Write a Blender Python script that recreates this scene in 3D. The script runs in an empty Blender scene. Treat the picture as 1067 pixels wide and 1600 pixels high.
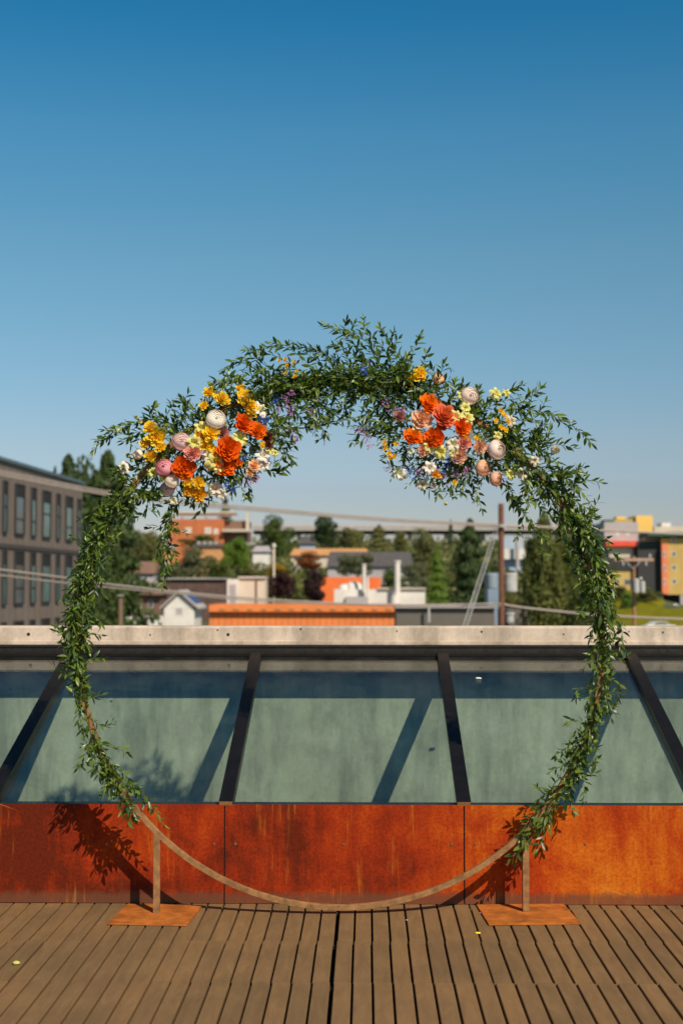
import bpy, math, random
from mathutils import Vector, Matrix, noise
random.seed(11)
R = math.radians
sc = bpy.context.scene
COL = sc.collection

# ------------------------------------------------------------------ camera
FPX = 2222.2; HC = 1.49
PITCH = math.atan(112/FPX); YAW = math.atan(38/FPX)
cam = bpy.data.cameras.new('camera'); camo = bpy.data.objects.new('camera', cam); COL.objects.link(camo)
cam.sensor_fit = 'VERTICAL'; cam.sensor_height = 36; cam.lens = 50
cam.clip_start = 0.1; cam.clip_end = 9000
camo.location = (0, 0, HC)
camo.rotation_euler = (math.pi/2+PITCH, 0, YAW)
cam.dof.use_dof = True; cam.dof.focus_distance = 6.38; cam.dof.aperture_fstop = 2.9
sc.camera = camo
# ------------------------------------------------------------------ light
SA, SB = -0.62, -1.12            # sunbeam slopes: dx/dy and dz/dy
sd = Vector((SA, 1, SB)).normalized()
SUN_EL = math.asin(-sd.z); SUN_AZ = math.atan2(-sd.x, -sd.y)   # azimuth from +Y, clockwise
w = bpy.data.worlds.new('World'); sc.world = w; w.use_nodes = True
nt = w.node_tree; bg = nt.nodes['Background']
sky = nt.nodes.new('ShaderNodeTexSky'); sky.sky_type = 'NISHITA'; sky.sun_disc = False
sky.sun_elevation = SUN_EL; sky.sun_rotation = SUN_AZ
sky.air_density = 1.0; sky.dust_density = 0.6; sky.ozone_density = 1.6; sky.altitude = 50
gam = nt.nodes.new('ShaderNodeGamma'); gam.inputs[1].default_value = 1.5
hs = nt.nodes.new('ShaderNodeHueSaturation'); hs.inputs['Saturation'].default_value = 1.0; hs.inputs['Hue'].default_value = 0.485
nt.links.new(sky.outputs[0], hs.inputs['Color']); nt.links.new(hs.outputs[0], gam.inputs[0])

# the evening-clean air of the photograph: Nishita corrected by elevation
tcw = nt.nodes.new('ShaderNodeTexCoord'); sxw = nt.nodes.new('ShaderNodeSeparateXYZ'); nt.links.new(tcw.outputs['Generated'], sxw.inputs[0])
rw = nt.nodes.new('ShaderNodeValToRGB'); ew = rw.color_ramp.elements
SKY = [(0, (.53, .48, .60)), (.06, (.52, .48, .58)), (.095, (.62, .53, .56)), (.225, (.655, .735, .673)), (.305, (.49, .82, .81)), (.376, (.21, .78, .87)), (.6, (.09, .50, .62)), (1, (.06, .28, .40))]
while len(ew) < len(SKY): ew.new(.5)
for k, (p_, c_) in enumerate(SKY): ew[k].position = p_; ew[k].color = (*c_, 1)
nt.links.new(sxw.outputs[2], rw.inputs[0])
mw = nt.nodes.new('ShaderNodeMix'); mw.data_type = 'RGBA'; mw.blend_type = 'MULTIPLY'; mw.inputs[0].default_value = 1
nt.links.new(gam.outputs[0], mw.inputs[6]); nt.links.new(rw.outputs[0], mw.inputs[7]); nt.links.new(mw.outputs[2], bg.inputs[0]); bg.inputs[1].default_value = 0.055
sun = bpy.data.lights.new('sun', 'SUN'); suno = bpy.data.objects.new('sun', sun); COL.objects.link(suno)
sun.energy = 5.0; sun.angle = R(0.53); sun.color = (1.0, 0.88, 0.72)
suno.rotation_euler = sd.to_track_quat('-Z', 'Y').to_euler()
sc.view_settings.view_transform = 'Standard'; sc.view_settings.look = 'None'
sc.view_settings.exposure = 0.0; sc.view_settings.gamma = 1.0
sc.cycles.transparent_max_bounces = 16; sc.cycles.max_bounces = 8
sc.cycles.sample_clamp_indirect = 6

# ------------------------------------------------------------------ geometry of the view
def ray(px, py):
    r = (px-533.5)/FPX; u = (800-py)/FPX
    cp, sp = math.cos(PITCH), math.sin(PITCH)
    x, y, z = r, cp-u*sp, sp+u*cp
    cy, sy = math.cos(YAW), math.sin(YAW)
    return Vector((x*cy-y*sy, x*sy+y*cy, z))
CAM = Vector((0, 0, HC))
def at(px, py, Y):
    d = ray(px, py); return CAM+d*(Y/d.y)
def onz(px, py, z):
    d = ray(px, py); return CAM+d*((z-HC)/d.z)
def onplane(px, py, p0, n):
    d = ray(px, py); return CAM+d*((p0-CAM).dot(n)/d.dot(n))

# ------------------------------------------------------------------ helpers
def tag(o, label=None, cat=None, group=None, kind=None):
    if label: o['label'] = label
    if cat: o['category'] = cat
    if group: o['group'] = group
    if kind: o['kind'] = kind
    return o
def thing(name, loc, label, cat, group=None, rz=0):
    o = bpy.data.objects.new(name, None); COL.objects.link(o)
    o.location = loc; o.rotation_euler = (0, 0, rz); o.empty_display_size = .1
    return tag(o, label, cat, group)
class MB:
    def __init__(s): s.v = []; s.f = []; s.sm = []; s.c = None
    def quad(s, a, b, c, d, smooth=False):
        i = len(s.v); s.v += [tuple(a), tuple(b), tuple(c), tuple(d)]; s.f.append((i, i+1, i+2, i+3)); s.sm.append(smooth)
    def box(s, x0, x1, y0, y1, z0, z1, bev=0):
        i = len(s.v)
        s.v += [(x0,y0,z0),(x1,y0,z0),(x1,y1,z0),(x0,y1,z0),(x0,y0,z1),(x1,y0,z1),(x1,y1,z1),(x0,y1,z1)]
        s.f += [(i,i+3,i+2,i+1),(i+4,i+5,i+6,i+7),(i,i+1,i+5,i+4),(i+1,i+2,i+6,i+5),(i+2,i+3,i+7,i+6),(i+3,i,i+4,i+7)]
        s.sm += [False]*6
    def prism(s, pts, y0, y1):     # outline in xz, extruded along y
        i = len(s.v); n = len(pts)
        s.v += [(x, y0, z) for x, z in pts]+[(x, y1, z) for x, z in pts]
        s.f.append(tuple(range(i, i+n))); s.f.append(tuple(range(i+2*n-1, i+n-1, -1)))
        for k in range(n): s.f.append((i+k, i+n+k, i+n+(k+1) % n, i+(k+1) % n))
        s.sm += [False]*(n+2)
    def tube(s, pts, r, n=8, cap=True, sq=0):
        pts = [Vector(p) for p in pts]; rs = r if isinstance(r, (list, tuple)) else [r]*len(pts)
        base = len(s.v); up = None
        for k, p in enumerate(pts):
            t = (pts[min(k+1, len(pts)-1)]-pts[max(k-1, 0)]).normalized()
            if up is None: up = t.orthogonal().normalized()
            up = (up-t*up.dot(t)).normalized(); b = t.cross(up)
            for j in range(n):
                a = 2*math.pi*j/n+sq
                s.v.append(tuple(p+(up*math.cos(a)+b*math.sin(a))*rs[k]))
        for k in range(len(pts)-1):
            for j in range(n):
                a = base+k*n+j; b2 = base+k*n+(j+1) % n
                s.f.append((a, b2, b2+n, a+n)); s.sm.append(n > 4)
        if cap:
            s.f.append(tuple(base+j for j in range(n-1, -1, -1))); s.sm.append(False)
            e = base+(len(pts)-1)*n
            s.f.append(tuple(e+j for j in range(n))); s.sm.append(False)
    def lathe(s, prof, c, n=16):
        base = len(s.v)
        for r, z in prof:
            for j in range(n):
                a = 2*math.pi*j/n; s.v.append((c[0]+r*math.cos(a), c[1]+r*math.sin(a), c[2]+z))
        for k in range(len(prof)-1):
            for j in range(n):
                a = base+k*n+j; b2 = base+k*n+(j+1) % n
                s.f.append((a, b2, b2+n, a+n)); s.sm.append(False)
        s.f.append(tuple(base+j for j in range(n-1, -1, -1))); s.sm.append(False)
        e = base+(len(prof)-1)*n; s.f.append(tuple(e+j for j in range(n))); s.sm.append(False)
    def mesh(s, name):
        me = bpy.data.meshes.new(name); me.from_pydata(s.v, [], s.f)
        me.polygons.foreach_set('use_smooth', s.sm)
        if s.c:
            ca = me.color_attributes.new('tint', 'FLOAT_COLOR', 'POINT')
            flat = [q for c in s.c for q in (c[0], c[1], c[2], 1)]
            ca.data.foreach_set('color', flat)
        me.update(); return me
    def build(s, name, m, parent=None, bevel=0, rel=True):
        o = bpy.data.objects.new(name, s.mesh(name)); COL.objects.link(o)
        if m: o.data.materials.append(m)
        if parent:
            o.parent = parent
            if rel:   # vertices were given in world space
                o.matrix_parent_inverse = wm(parent).inverted()
        if bevel:
            b = o.modifiers.new('bevel', 'BEVEL'); b.width = bevel; b.segments = 2; b.limit_method = 'ANGLE'
        return o
def wm(o):
    m = Matrix.Translation(o.location) @ o.rotation_euler.to_matrix().to_4x4() @ Matrix.Diagonal((*o.scale, 1))
    return (wm(o.parent) @ o.matrix_parent_inverse @ m) if o.parent else m

# ------------------------------------------------------------------ materials
def newmat(name):
    m = bpy.data.materials.new(name); m.use_nodes = True
    return m, m.node_tree, m.node_tree.nodes['Principled BSDF']
def ramp(nt, stops, fac=None):
    r = nt.nodes.new('ShaderNodeValToRGB'); e = r.color_ramp.elements
    while len(e) < len(stops): e.new(0.5)
    for k, (p, c) in enumerate(stops): e[k].position = p; e[k].color = (*c, 1)
    if fac: nt.links.new(fac, r.inputs[0])
    return r
def texco(nt, scale=(1, 1, 1), kind='Object'):
    t = nt.nodes.new('ShaderNodeTexCoord'); mp = nt.nodes.new('ShaderNodeMapping'); mp.inputs['Scale'].default_value = scale
    nt.links.new(t.outputs[kind], mp.inputs[0]); return mp.outputs[0]
def nz(nt, vec, scale, detail=6, rough=.6, dist=0):
    n = nt.nodes.new('ShaderNodeTexNoise'); n.inputs['Scale'].default_value = scale; n.inputs['Detail'].default_value = detail
    n.inputs['Roughness'].default_value = rough; n.inputs['Distortion'].default_value = dist
    nt.links.new(vec, n.inputs['Vector']); return n.outputs[0]
def mixc(nt, fac, a, b, mode='MIX'):
    m = nt.nodes.new('ShaderNodeMix'); m.data_type = 'RGBA'; m.blend_type = mode
    for sock, v in ((0, fac), (6, a), (7, b)):
        if isinstance(v, (int, float)): m.inputs[sock].default_value = v
        elif isinstance(v, tuple): m.inputs[sock].default_value = (*v, 1)
        else: nt.links.new(v, m.inputs[sock])
    return m.outputs[2]
def bump(nt, bs, h, strength=.3, dist=.005):
    b = nt.nodes.new('ShaderNodeBump'); b.inputs['Strength'].default_value = strength; b.inputs['Distance'].default_value = dist
    nt.links.new(h, b.inputs['Height']); nt.links.new(b.outputs[0], bs.inputs['Normal'])
def simple(name, col, rough=.7, var=.25, scale=6, metal=0, bumps=0, spec=.5, coord='Object'):
    m, nt, bs = newmat(name)
    v = texco(nt, kind=coord); n = nz(nt, v, scale)
    lo = tuple(c*(1-var) for c in col); hi = tuple(min(1, c*(1+var)) for c in col)
    r = ramp(nt, [(.3, lo), (.7, hi)], n); nt.links.new(r.outputs[0], bs.inputs['Base Color'])
    bs.inputs['Roughness'].default_value = rough; bs.inputs['Metallic'].default_value = metal
    bs.inputs['Specular IOR Level'].default_value = spec
    if bumps: bump(nt, bs, n, bumps)
    return m

def m_corten():
    m, nt, bs = newmat('corten steel'); v = texco(nt)
    big = nz(nt, v, 2.2, 7, .65, .3)
    sv = texco(nt, (9, 9, 1.3)); streak = nz(nt, sv, 1.6, 6, .7)
    fine = nz(nt, v, 70, 4, .7)
    sep = nt.nodes.new('ShaderNodeSeparateXYZ'); nt.links.new(texco(nt), sep.inputs[0])
    a = nt.nodes.new('ShaderNodeMath'); a.operation = 'MULTIPLY_ADD'; nt.links.new(sep.outputs[0], a.inputs[0]); a.inputs[1].default_value = .085; a.inputs[2].default_value = -.03
    b = nt.nodes.new('ShaderNodeMath'); b.operation = 'MULTIPLY_ADD'; nt.links.new(streak, b.inputs[0]); b.inputs[1].default_value = .30; nt.links.new(a.outputs[0], b.inputs[2])
    c = nt.nodes.new('ShaderNodeMath'); c.operation = 'MULTIPLY_ADD'; nt.links.new(big, c.inputs[0]); c.inputs[1].default_value = .75; nt.links.new(b.outputs[0], c.inputs[2])
    r = ramp(nt, [(.34, (.12, .014, .003)), (.44, (.27, .024, .003)), (.54, (.38, .045, .003)), (.64, (.50, .105, .005)), (.78, (.60, .19, .015))], c.outputs[0])
    f2 = ramp(nt, [(.25, (.55, .5, .5)), (.62, (1.12, 1.12, 1.12))], fine)
    col = mixc(nt, 1.0, r.outputs[0], f2.outputs[0], 'MULTIPLY')
    # brown splash band where the steel meets the deck, a greyish lip on top
    h = nt.nodes.new('ShaderNodeMath'); h.operation = 'MULTIPLY_ADD'; nt.links.new(nz(nt, texco(nt, (3, 3, 1)), 9, 6, .7), h.inputs[0]); h.inputs[1].default_value = -.07; nt.links.new(sep.outputs[2], h.inputs[2])
    hb = ramp(nt, [(.0, (.8, .8, .8)), (.03, (0, 0, 0))], h.outputs[0])
    col = mixc(nt, hb.outputs[0], col, (.13, .052, .026))
    # pale scuffs
    sc_ = ramp(nt, [(.66, (0, 0, 0)), (.78, (.5, .5, .5))], nz(nt, texco(nt, (1, 1, 2)), 5, 8, .75, 1.2))
    col = mixc(nt, sc_.outputs[0], col, (.33, .15, .07))
    runs = ramp(nt, [(.54, (0, 0, 0)), (.68, (.7, .7, .7))], nz(nt, texco(nt, (26, 26, 1.6)), 1.3, 5, .7))
    rmask = ramp(nt, [(.5, (0, 0, 0)), (.62, (.75, .75, .75))], nz(nt, texco(nt, (1, 1, .8)), 3.1, 4, .6))
    rr_ = mixc(nt, 1, runs.outputs[0], rmask.outputs[0], 'MULTIPLY')
    col = mixc(nt, rr_, col, (.62, .22, .02))
    mpn = nt.nodes.new('ShaderNodeMapping'); mpn.inputs['Scale'].default_value = (1.1, 1, 30)
    mp0 = nt.nodes.new('ShaderNodeMapping'); mp0.inputs['Rotation'].default_value = (0, R(-19), 0); nt.links.new(mp0.outputs[0], mpn.inputs[0])
    tcn = nt.nodes.new('ShaderNodeTexCoord'); nt.links.new(tcn.outputs['Object'], mp0.inputs[0])
    scr = ramp(nt, [(.745, (0, 0, 0)), (.78, (.5, .5, .5))], nz(nt, mpn.outputs[0], 2.2, 2, .5, .3))
    col = mixc(nt, scr.outputs[0], col, (.62, .24, .06))
    dk = ramp(nt, [(.60, (0, 0, 0)), (.72, (.7, .7, .7))], nz(nt, texco(nt, (5, 5, .5)), 2.0, 6, .7, .4))
    col = mixc(nt, dk.outputs[0], col, (.13, .035, .014))
    nt.links.new(col, bs.inputs['Base Color']); bs.inputs['Roughness'].default_value = .8
    bs.inputs['Specular IOR Level'].default_value = .12
    bump(nt, bs, fine, .25, .002); return m
def m_concrete(name, cols, scale=1.0, pits=True):
    m, nt, bs = newmat(name); v = texco(nt)
    n1 = nz(nt, v, 1.7*scale, 8, .62, .4); n2 = nz(nt, texco(nt, (3, 3, .6)), 2.0*scale, 7, .65)
    fine = nz(nt, v, 40, 6, .7)
    r = ramp(nt, [(.28, cols[0]), (.5, cols[1]), (.72, cols[2])], n1)
    s = ramp(nt, [(.34, (.58, .58, .57)), (.56, (1, 1, 1))], n2)
    cl_ = ramp(nt, [(.34, (.84, .83, .81)), (.5, (.98, .98, .98)), (.66, (1.04, 1.04, 1.04))], nz(nt, v, 5.5*scale, 9, .72, .25))
    s0 = s; s = nt.nodes.new('ShaderNodeMix'); s.data_type = 'RGBA'; s.blend_type = 'MULTIPLY'; s.inputs[0].default_value = 1
    nt.links.new(s0.outputs[0], s.inputs[6]); nt.links.new(cl_.outputs[0], s.inputs[7])
    col = mixc(nt, 1, r.outputs[0], s.outputs[2], 'MULTIPLY')
    f = ramp(nt, [(.3, (.90, .88, .86)), (.6, (1.03, 1.03, 1.03))], fine)
    col = mixc(nt, 1, col, f.outputs[0], 'MULTIPLY')
    if pits:
        vo = nt.nodes.new('ShaderNodeTexVoronoi'); vo.inputs['Scale'].default_value = 4.2
        nt.links.new(texco(nt, (1, 1, 1.6)), vo.inputs['Vector'])
        pr = ramp(nt, [(.028, (1, 1, 1)), (.05, (0, 0, 0))], vo.outputs['Distance'])
        col = mixc(nt, pr.outputs[0], col, (.09, .07, .05))
    nt.links.new(col, bs.inputs['Base Color']); bs.inputs['Roughness'].default_value = .88
    bump(nt, bs, fine, .35, .004); return m
def m_deck():
    m, nt, bs = newmat('deck boards'); g = nt.nodes.new('ShaderNodeNewGeometry')
    v = texco(nt, (1, .16, 1)); n = nz(nt, v, 26, 8, .65, .6)
    cloud = nz(nt, texco(nt), 2.2, 5, .6, .5)
    r = ramp(nt, [(.2, (.150, .086, .036)), (.55, (.205, .118, .049)), (.8, (.250, .148, .064))], n)
    isl = ramp(nt, [(0, (.90, .91, .93)), (.5, (1, 1, 1)), (1, (1.09, 1.06, 1.03))], g.outputs['Random Per Island'])
    col = mixc(nt, 1, r.outputs[0], isl.outputs[0], 'MULTIPLY')
    cl = ramp(nt, [(.3, (.84, .86, .88)), (.65, (1.08, 1.05, 1.02))], cloud)
    col = mixc(nt, 1, col, cl.outputs[0], 'MULTIPLY')
    sk = ramp(nt, [(.70, (0, 0, 0)), (.74, (.35, .35, .35))], nz(nt, texco(nt, (1, 5, 1)), 7, 3, .5, 2.5))
    col = mixc(nt, sk.outputs[0], col, (.30, .20, .13))
    gr = ramp(nt, [(.735, (0, 0, 0)), (.76, (.55, .55, .55))], nz(nt, texco(nt), 95, 2, .5))
    col = mixc(nt, gr.outputs[0], col, (.34, .24, .15))
    st2 = ramp(nt, [(.62, (0, 0, 0)), (.75, (.45, .45, .45))], nz(nt, texco(nt, (1, .5, 1)), 3.3, 6, .7, 1.0))
    col = mixc(nt, st2.outputs[0], col, (.10, .062, .034))
    nt.links.new(col, bs.inputs['Base Color']); bs.inputs['Roughness'].default_value = .78
    bs.inputs['Specular IOR Level'].default_value = .25
    bump(nt, bs, n, .3, .002); return m
def m_glass():
    m, nt, bs = newmat('skylight glass'); nt.nodes.remove(bs)
    out = nt.nodes['Material Output']
    tr = nt.nodes.new('ShaderNodeBsdfTransparent'); tr.inputs[0].default_value = (.86, .965, .93, 1)
    gl = nt.nodes.new('ShaderNodeBsdfGlossy'); gl.inputs['Roughness'].default_value = .003; gl.inputs[0].default_value = (1, 1, 1, 1)
    fr = nt.nodes.new('ShaderNodeFresnel'); 
    gb = nt.nodes.new('ShaderNodeNewGeometry'); ib = nt.nodes.new('ShaderNodeMath'); ib.operation = 'MULTIPLY_ADD'
    nt.links.new(gb.outputs['Backfacing'], ib.inputs[0]); ib.inputs[1].default_value = 1/1.6-1.6; ib.inputs[2].default_value = 1.6; nt.links.new(ib.outputs[0], fr.inputs[0])
    mx = nt.nodes.new('ShaderNodeMixShader'); nt.links.new(fr.outputs[0], mx.inputs[0]); nt.links.new(tr.outputs[0], mx.inputs[1]); nt.links.new(gl.outputs[0], mx.inputs[2])
    # a light film of dust
    df = nt.nodes.new('ShaderNodeBsdfDiffuse'); df.inputs[0].default_value = (.5, .5, .47, 1)
    dn = ramp(nt, [(.35, (.0, .0, .0)), (.8, (.03, .03, .03))], nz(nt, texco(nt, (1, .5, 1)), 5, 8, .7))
    m2 = nt.nodes.new('ShaderNodeMixShader'); nt.links.new(dn.outputs[0], m2.inputs[0]); nt.links.new(mx.outputs[0], m2.inputs[1]); nt.links.new(df.outputs[0], m2.inputs[2])
    nt.links.new(m2.outputs[0], out.inputs[0]); return m
def m_leaf(name, a, b, trans=.3, rough=.38, spec=.5, rnd='island'):
    m, nt, bs = newmat(name); g = nt.nodes.new('ShaderNodeNewGeometry')
    r = ramp(nt, [(0, a), (.55, tuple((x+y)/2 for x, y in zip(a, b))), (1, b)], g.outputs['Random Per Island'])
    col = r.outputs[0]
    oi = nt.nodes.new('ShaderNodeObjectInfo')
    rr = ramp(nt, [(0, (.82, .86, .9)), (1, (1.15, 1.1, 1.0))], oi.outputs['Random'])
    col = mixc(nt, 1, col, rr.outputs[0], 'MULTIPLY')
    nt.links.new(col, bs.inputs['Base Color']); bs.inputs['Roughness'].default_value = rough; bs.inputs['Specular IOR Level'].default_value = spec
    t = nt.nodes.new('ShaderNodeBsdfTranslucent'); tc = mixc(nt, 1, col, (1.5, 1.7, .6), 'MULTIPLY'); nt.links.new(tc, t.inputs[0])
    mx = nt.nodes.new('ShaderNodeMixShader'); mx.inputs[0].default_value = trans
    nt.links.new(bs.outputs[0], mx.inputs[1]); nt.links.new(t.outputs[0], mx.inputs[2])
    nt.links.new(mx.outputs[0], nt.nodes['Material Output'].inputs[0]); return m
def m_petal(name, inner, outer, edge):
    m, nt, bs = newmat(name)
    at_ = nt.nodes.new('ShaderNodeVertexColor'); at_.layer_name = 'tint'
    sp = nt.nodes.new('ShaderNodeSeparateColor'); nt.links.new(at_.outputs[0], sp.inputs[0])
    col = mixc(nt, sp.outputs[0], inner, outer)
    e = ramp(nt, [(.55, (0, 0, 0)), (1, (.8, .8, .8))], sp.outputs[1])
    col = mixc(nt, e.outputs[0], col, edge)
    oi = nt.nodes.new('ShaderNodeObjectInfo')
    rr = ramp(nt, [(0, (.95, .90, .90)), (1, (1.03, 1.06, 1.0))], oi.outputs['Random'])
    col = mixc(nt, 1, col, rr.outputs[0], 'MULTIPLY')
    n = nz(nt, texco(nt), 90, 3, .6); nn = ramp(nt, [(.3, (.94, .93, .92)), (.7, (1.03, 1.03, 1.03))], n)
    col = mixc(nt, 1, col, nn.outputs[0], 'MULTIPLY')
    nt.links.new(col, bs.inputs['Base Color']); bs.inputs['Roughness'].default_value = .55; bs.inputs['Specular IOR Level'].default_value = .25
    t = nt.nodes.new('ShaderNodeBsdfTranslucent'); nt.links.new(col, t.inputs[0])
    mx = nt.nodes.new('ShaderNodeMixShader'); mx.inputs[0].default_value = .3
    nt.links.new(bs.outputs[0], mx.inputs[1]); nt.links.new(t.outputs[0], mx.inputs[2])
    nt.links.new(mx.outputs[0], nt.nodes['Material Output'].inputs[0]); return m
M = {}
M['corten'] = m_corten()
M['deck'] = m_deck()
M['glass'] = m_glass()
M['well'] = m_concrete('weathered concrete', [(.46, .36, .27), (.58, .465, .36), (.66, .54, .43)])
M['frame'] = simple('black aluminium', (.009, .0075, .0065), .40, .3, 12, spec=.2)
M['frame2'] = simple('dark anodised track', (.020, .017, .014), .5, .4, 30, spec=.25)
M['ring'] = simple('rusty square tube', (.27, .135, .055), .75, .42, 26, bumps=.2, spec=.12)
M['plate'] = simple('rusted base plate', (.38, .115, .022), .85, .45, 11, bumps=.2, spec=.08)
M['bolt'] = simple('bolt', (.22, .17, .13), .4, .2, 40, metal=.6)
M['under'] = simple('dark joists', (.015, .012, .01), .9)
M['leaf'] = m_leaf('ruscus leaf', (.018, .050, .010), (.20, .27, .032), .28, .36, .45)
M['leaf_l'] = m_leaf('pale sprig leaf', (.09, .15, .04), (.26, .32, .08), .3)
M['stem'] = simple('green stem', (.09, .12, .035), .5, .3, 30)

# ================================================================== the deck
WALLY = 6.70
def deck():
    rows = [WALLY+.02, 6.625, 6.018, 5.408, 4.798, 4.188, 3.578, 2.968, 2.358, 1.75, 1.14, .53, -.08, -.69, -1.3]
    cx = onz(521, 1500, 0).x
    S = .0757; gap = .0088
    mb = MB()
    for k in range(len(rows)-1):
        y1, y0 = rows[k]-.0035, rows[k+1]+.0035
        off = [0, .003, 0, .003, -.002][k % 5]
        for i in range(-48, 48):
            tile = i//8
            rr = random.Random(tile*131+k*17)
            dx = off+rr.uniform(-.0025, .0025); dz = rr.uniform(-.001, .001)
            x0 = cx+i*S+gap/2+dx; x1 = cx+(i+1)*S-gap/2+dx
            if i == 0: x0 += .003
            if i == -1: x1 -= .004
            z = dz+random.uniform(-.0008, .0008)
            b = .0022
            # board with eased long edges
            n = len(mb.v)
            sec = [(x0, -.021), (x0, z-b), (x0+b, z), (x1-b, z), (x1, z-b), (x1, -.021)]
            mb.v += [(x, y0, q) for x, q in sec]+[(x, y1, q) for x, q in sec]
            for j in range(6): mb.f.append((n+j, n+(j+1) % 6, n+6+(j+1) % 6, n+6+j)); mb.sm.append(False)
            mb.f.append(tuple(range(n+5, n-1, -1))); mb.f.append(tuple(range(n+6, n+12))); mb.sm += [False]*2
    tag(mb.build('deck', M['deck']), kind='structure')
    m2 = MB(); m2.box(-5, 5, -1.6, WALLY+.02, -.30, -.045)
    y = .2
    for k, r_ in enumerate(rows[1:]): m2.box(-5, 5, r_-.03, r_+.03, -.046, -.024)
    tag(m2.build('roof_slab', M['under']), kind='structure')
deck()

# ================================================================== corten panels
JX = [at(350.9-370.4, 1300, WALLY).x]
JX = [at(350.9, 1300, WALLY).x + k*1.1165 for k in range(-2, 4)]
PT = at(533, 1257.5, WALLY).z
plabels = [None, 'redder rusty steel panel behind the left foot of the ring', 'middle rusty steel panel below the central skylight pane, between both feet',
           'brighter orange rusty steel panel behind the right foot of the ring', None]
plabels[0] = 'rusty steel panel at the far left end of the low kerb wall'
plabels[4] = 'rusty steel panel at the far right end of the low kerb wall'
bolts = {1: [167, 335], 2: [368, 536.3, 705.6], 3: [742, 914], 0: [], 4: []}
for k in range(5):
    x0, x1 = JX[k]+.0035, JX[k+1]-.0035
    t = thing('steel_panel', ((x0+x1)/2, WALLY, 0), plabels[k], 'panel', 'rusty steel panels along the kerb wall')
    mb = MB(); mb.box(x0, x1, WALLY, WALLY+.004, .003, PT)
    o = mb.build('cladding_sheet', M['corten'], t)
    for bx in bolts[k]:
        p = at(bx, 1318.7, WALLY); b = MB()
        r_ = .0075 if bx in (368, 705.6) else .006
        b.tube([(p.x, WALLY-.0035, p.z), (p.x, WALLY+.001, p.z)], [r_*.8, r_], 12)
        b.build('bolt', M['bolt'], t)
# kerb wall core behind the panels
mb = MB(); mb.box(-5, 5, WALLY+.0065, WALLY+.16, -2.5, PT-.012)
tag(mb.build('kerb_wall', M['under']), 'dark core of the low kerb wall behind the rusty steel panels, under the skylight', 'wall')

# ================================================================== skylight
TOPY = 8.50
WELLY = 8.575
zb = at(533, 1253, WALLY+.01).z; zt = at(533, 1020.5, TOPY).z
sl = math.atan2(zt-zb, TOPY-WALLY); cs, sn = math.cos(sl), math.sin(sl)
def gp(x, s, h): # point on the slope: s along slope from the lower edge, h above
    return (x, WALLY+.008+s*cs-h*sn, zb-.018+s*sn+h*cs)
SLEN = (TOPY-WALLY)/cs
sk = thing('skylight', (0, WALLY, PT), 'long sloping black framed skylight of clear glass panes above the rusty panels', 'skylight')
def slab(mb, x0, x1, s0, s1, h0, h1):
    i = len(mb.v)
    mb.v += [gp(x0,s0,h0), gp(x1,s0,h0), gp(x1,s1,h0), gp(x0,s1,h0), gp(x0,s0,h1), gp(x1,s0,h1), gp(x1,s1,h1), gp(x0,s1,h1)]
    mb.f += [(i,i+3,i+2,i+1),(i+4,i+5,i+6,i+7),(i,i+1,i+5,i+4),(i+1,i+2,i+6,i+5),(i+2,i+3,i+7,i+6),(i+3,i,i+4,i+7)]; mb.sm += [False]*6
mx0 = at(353.1, 1254, WALLY).x
MX = [mx0+1.11*k for k in range(-3, 6)]
for x in MX:
    mb = MB(); slab(mb, x-.033, x+.033, -.004, SLEN+.01, .0012, .026)
    c = mb.build('mullion', M['frame'], sk, bevel=.002)
    m2 = MB(); slab(m2, x-.022, x+.022, .02, SLEN-.02, -.085, -.0085)
    m2.build('rafter', M['frame'], c)
    m3 = MB(); slab(m3, x-.031, x+.031, -.0065, -.0045, .003, .0225)
    m3.build('end_cap', M['ring'], c)
for a, b in zip(MX[:-1], MX[1:]):
    mb = MB(); slab(mb, a+.024, b-.024, .006, SLEN-.02, -.006, 0)
    mb.build('glass_pane', M['glass'], sk)
mb = MB(); slab(mb, -5, 5, -.006, .0055, -.030, .0005); mb.build('lower_rail', M['frame'], sk)
mb = MB(); slab(mb, -5, 5, SLEN-.019, SLEN+.012, -.02, .009); mb.build('upper_rail', M['frame'], sk)
mb = MB(); zz_ = gp(0, SLEN-.08/cs, -.007)[2]; mb.box(-5, 5, 8.425, WELLY-.004, zz_-.055, zz_-.005); mb.build('shadow_beam', M['frame'], sk)  # beam added below the rail, deepened to throw the shadow band on the wall
# flashing tracks between glass and parapet
mb = MB(); z1 = at(533, 1019, WELLY-.05).z; z2 = at(533, 1008.5, WELLY-.02).z
mb.box(-5, 5, WELLY-.055, WELLY-.003, zt-.06, z1-.006)
mb.build('flashing', M['frame2'], sk)
mb = MB(); mb.box(-5, 5, WELLY-.028, WELLY-.0035, z1-.005, z2-.01); mb.box(-5, 5, WELLY-.036, WELLY-.0035, z2-.009, z2)
for x in [(-5+.045*i) for i in range(222)]:
    if random.random() < .5: mb.box(x, x+.006, WELLY-.0305, WELLY-.0281, z1-.004, z2-.012)
mb.build('gutter_track', M['frame2'], sk)

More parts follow.
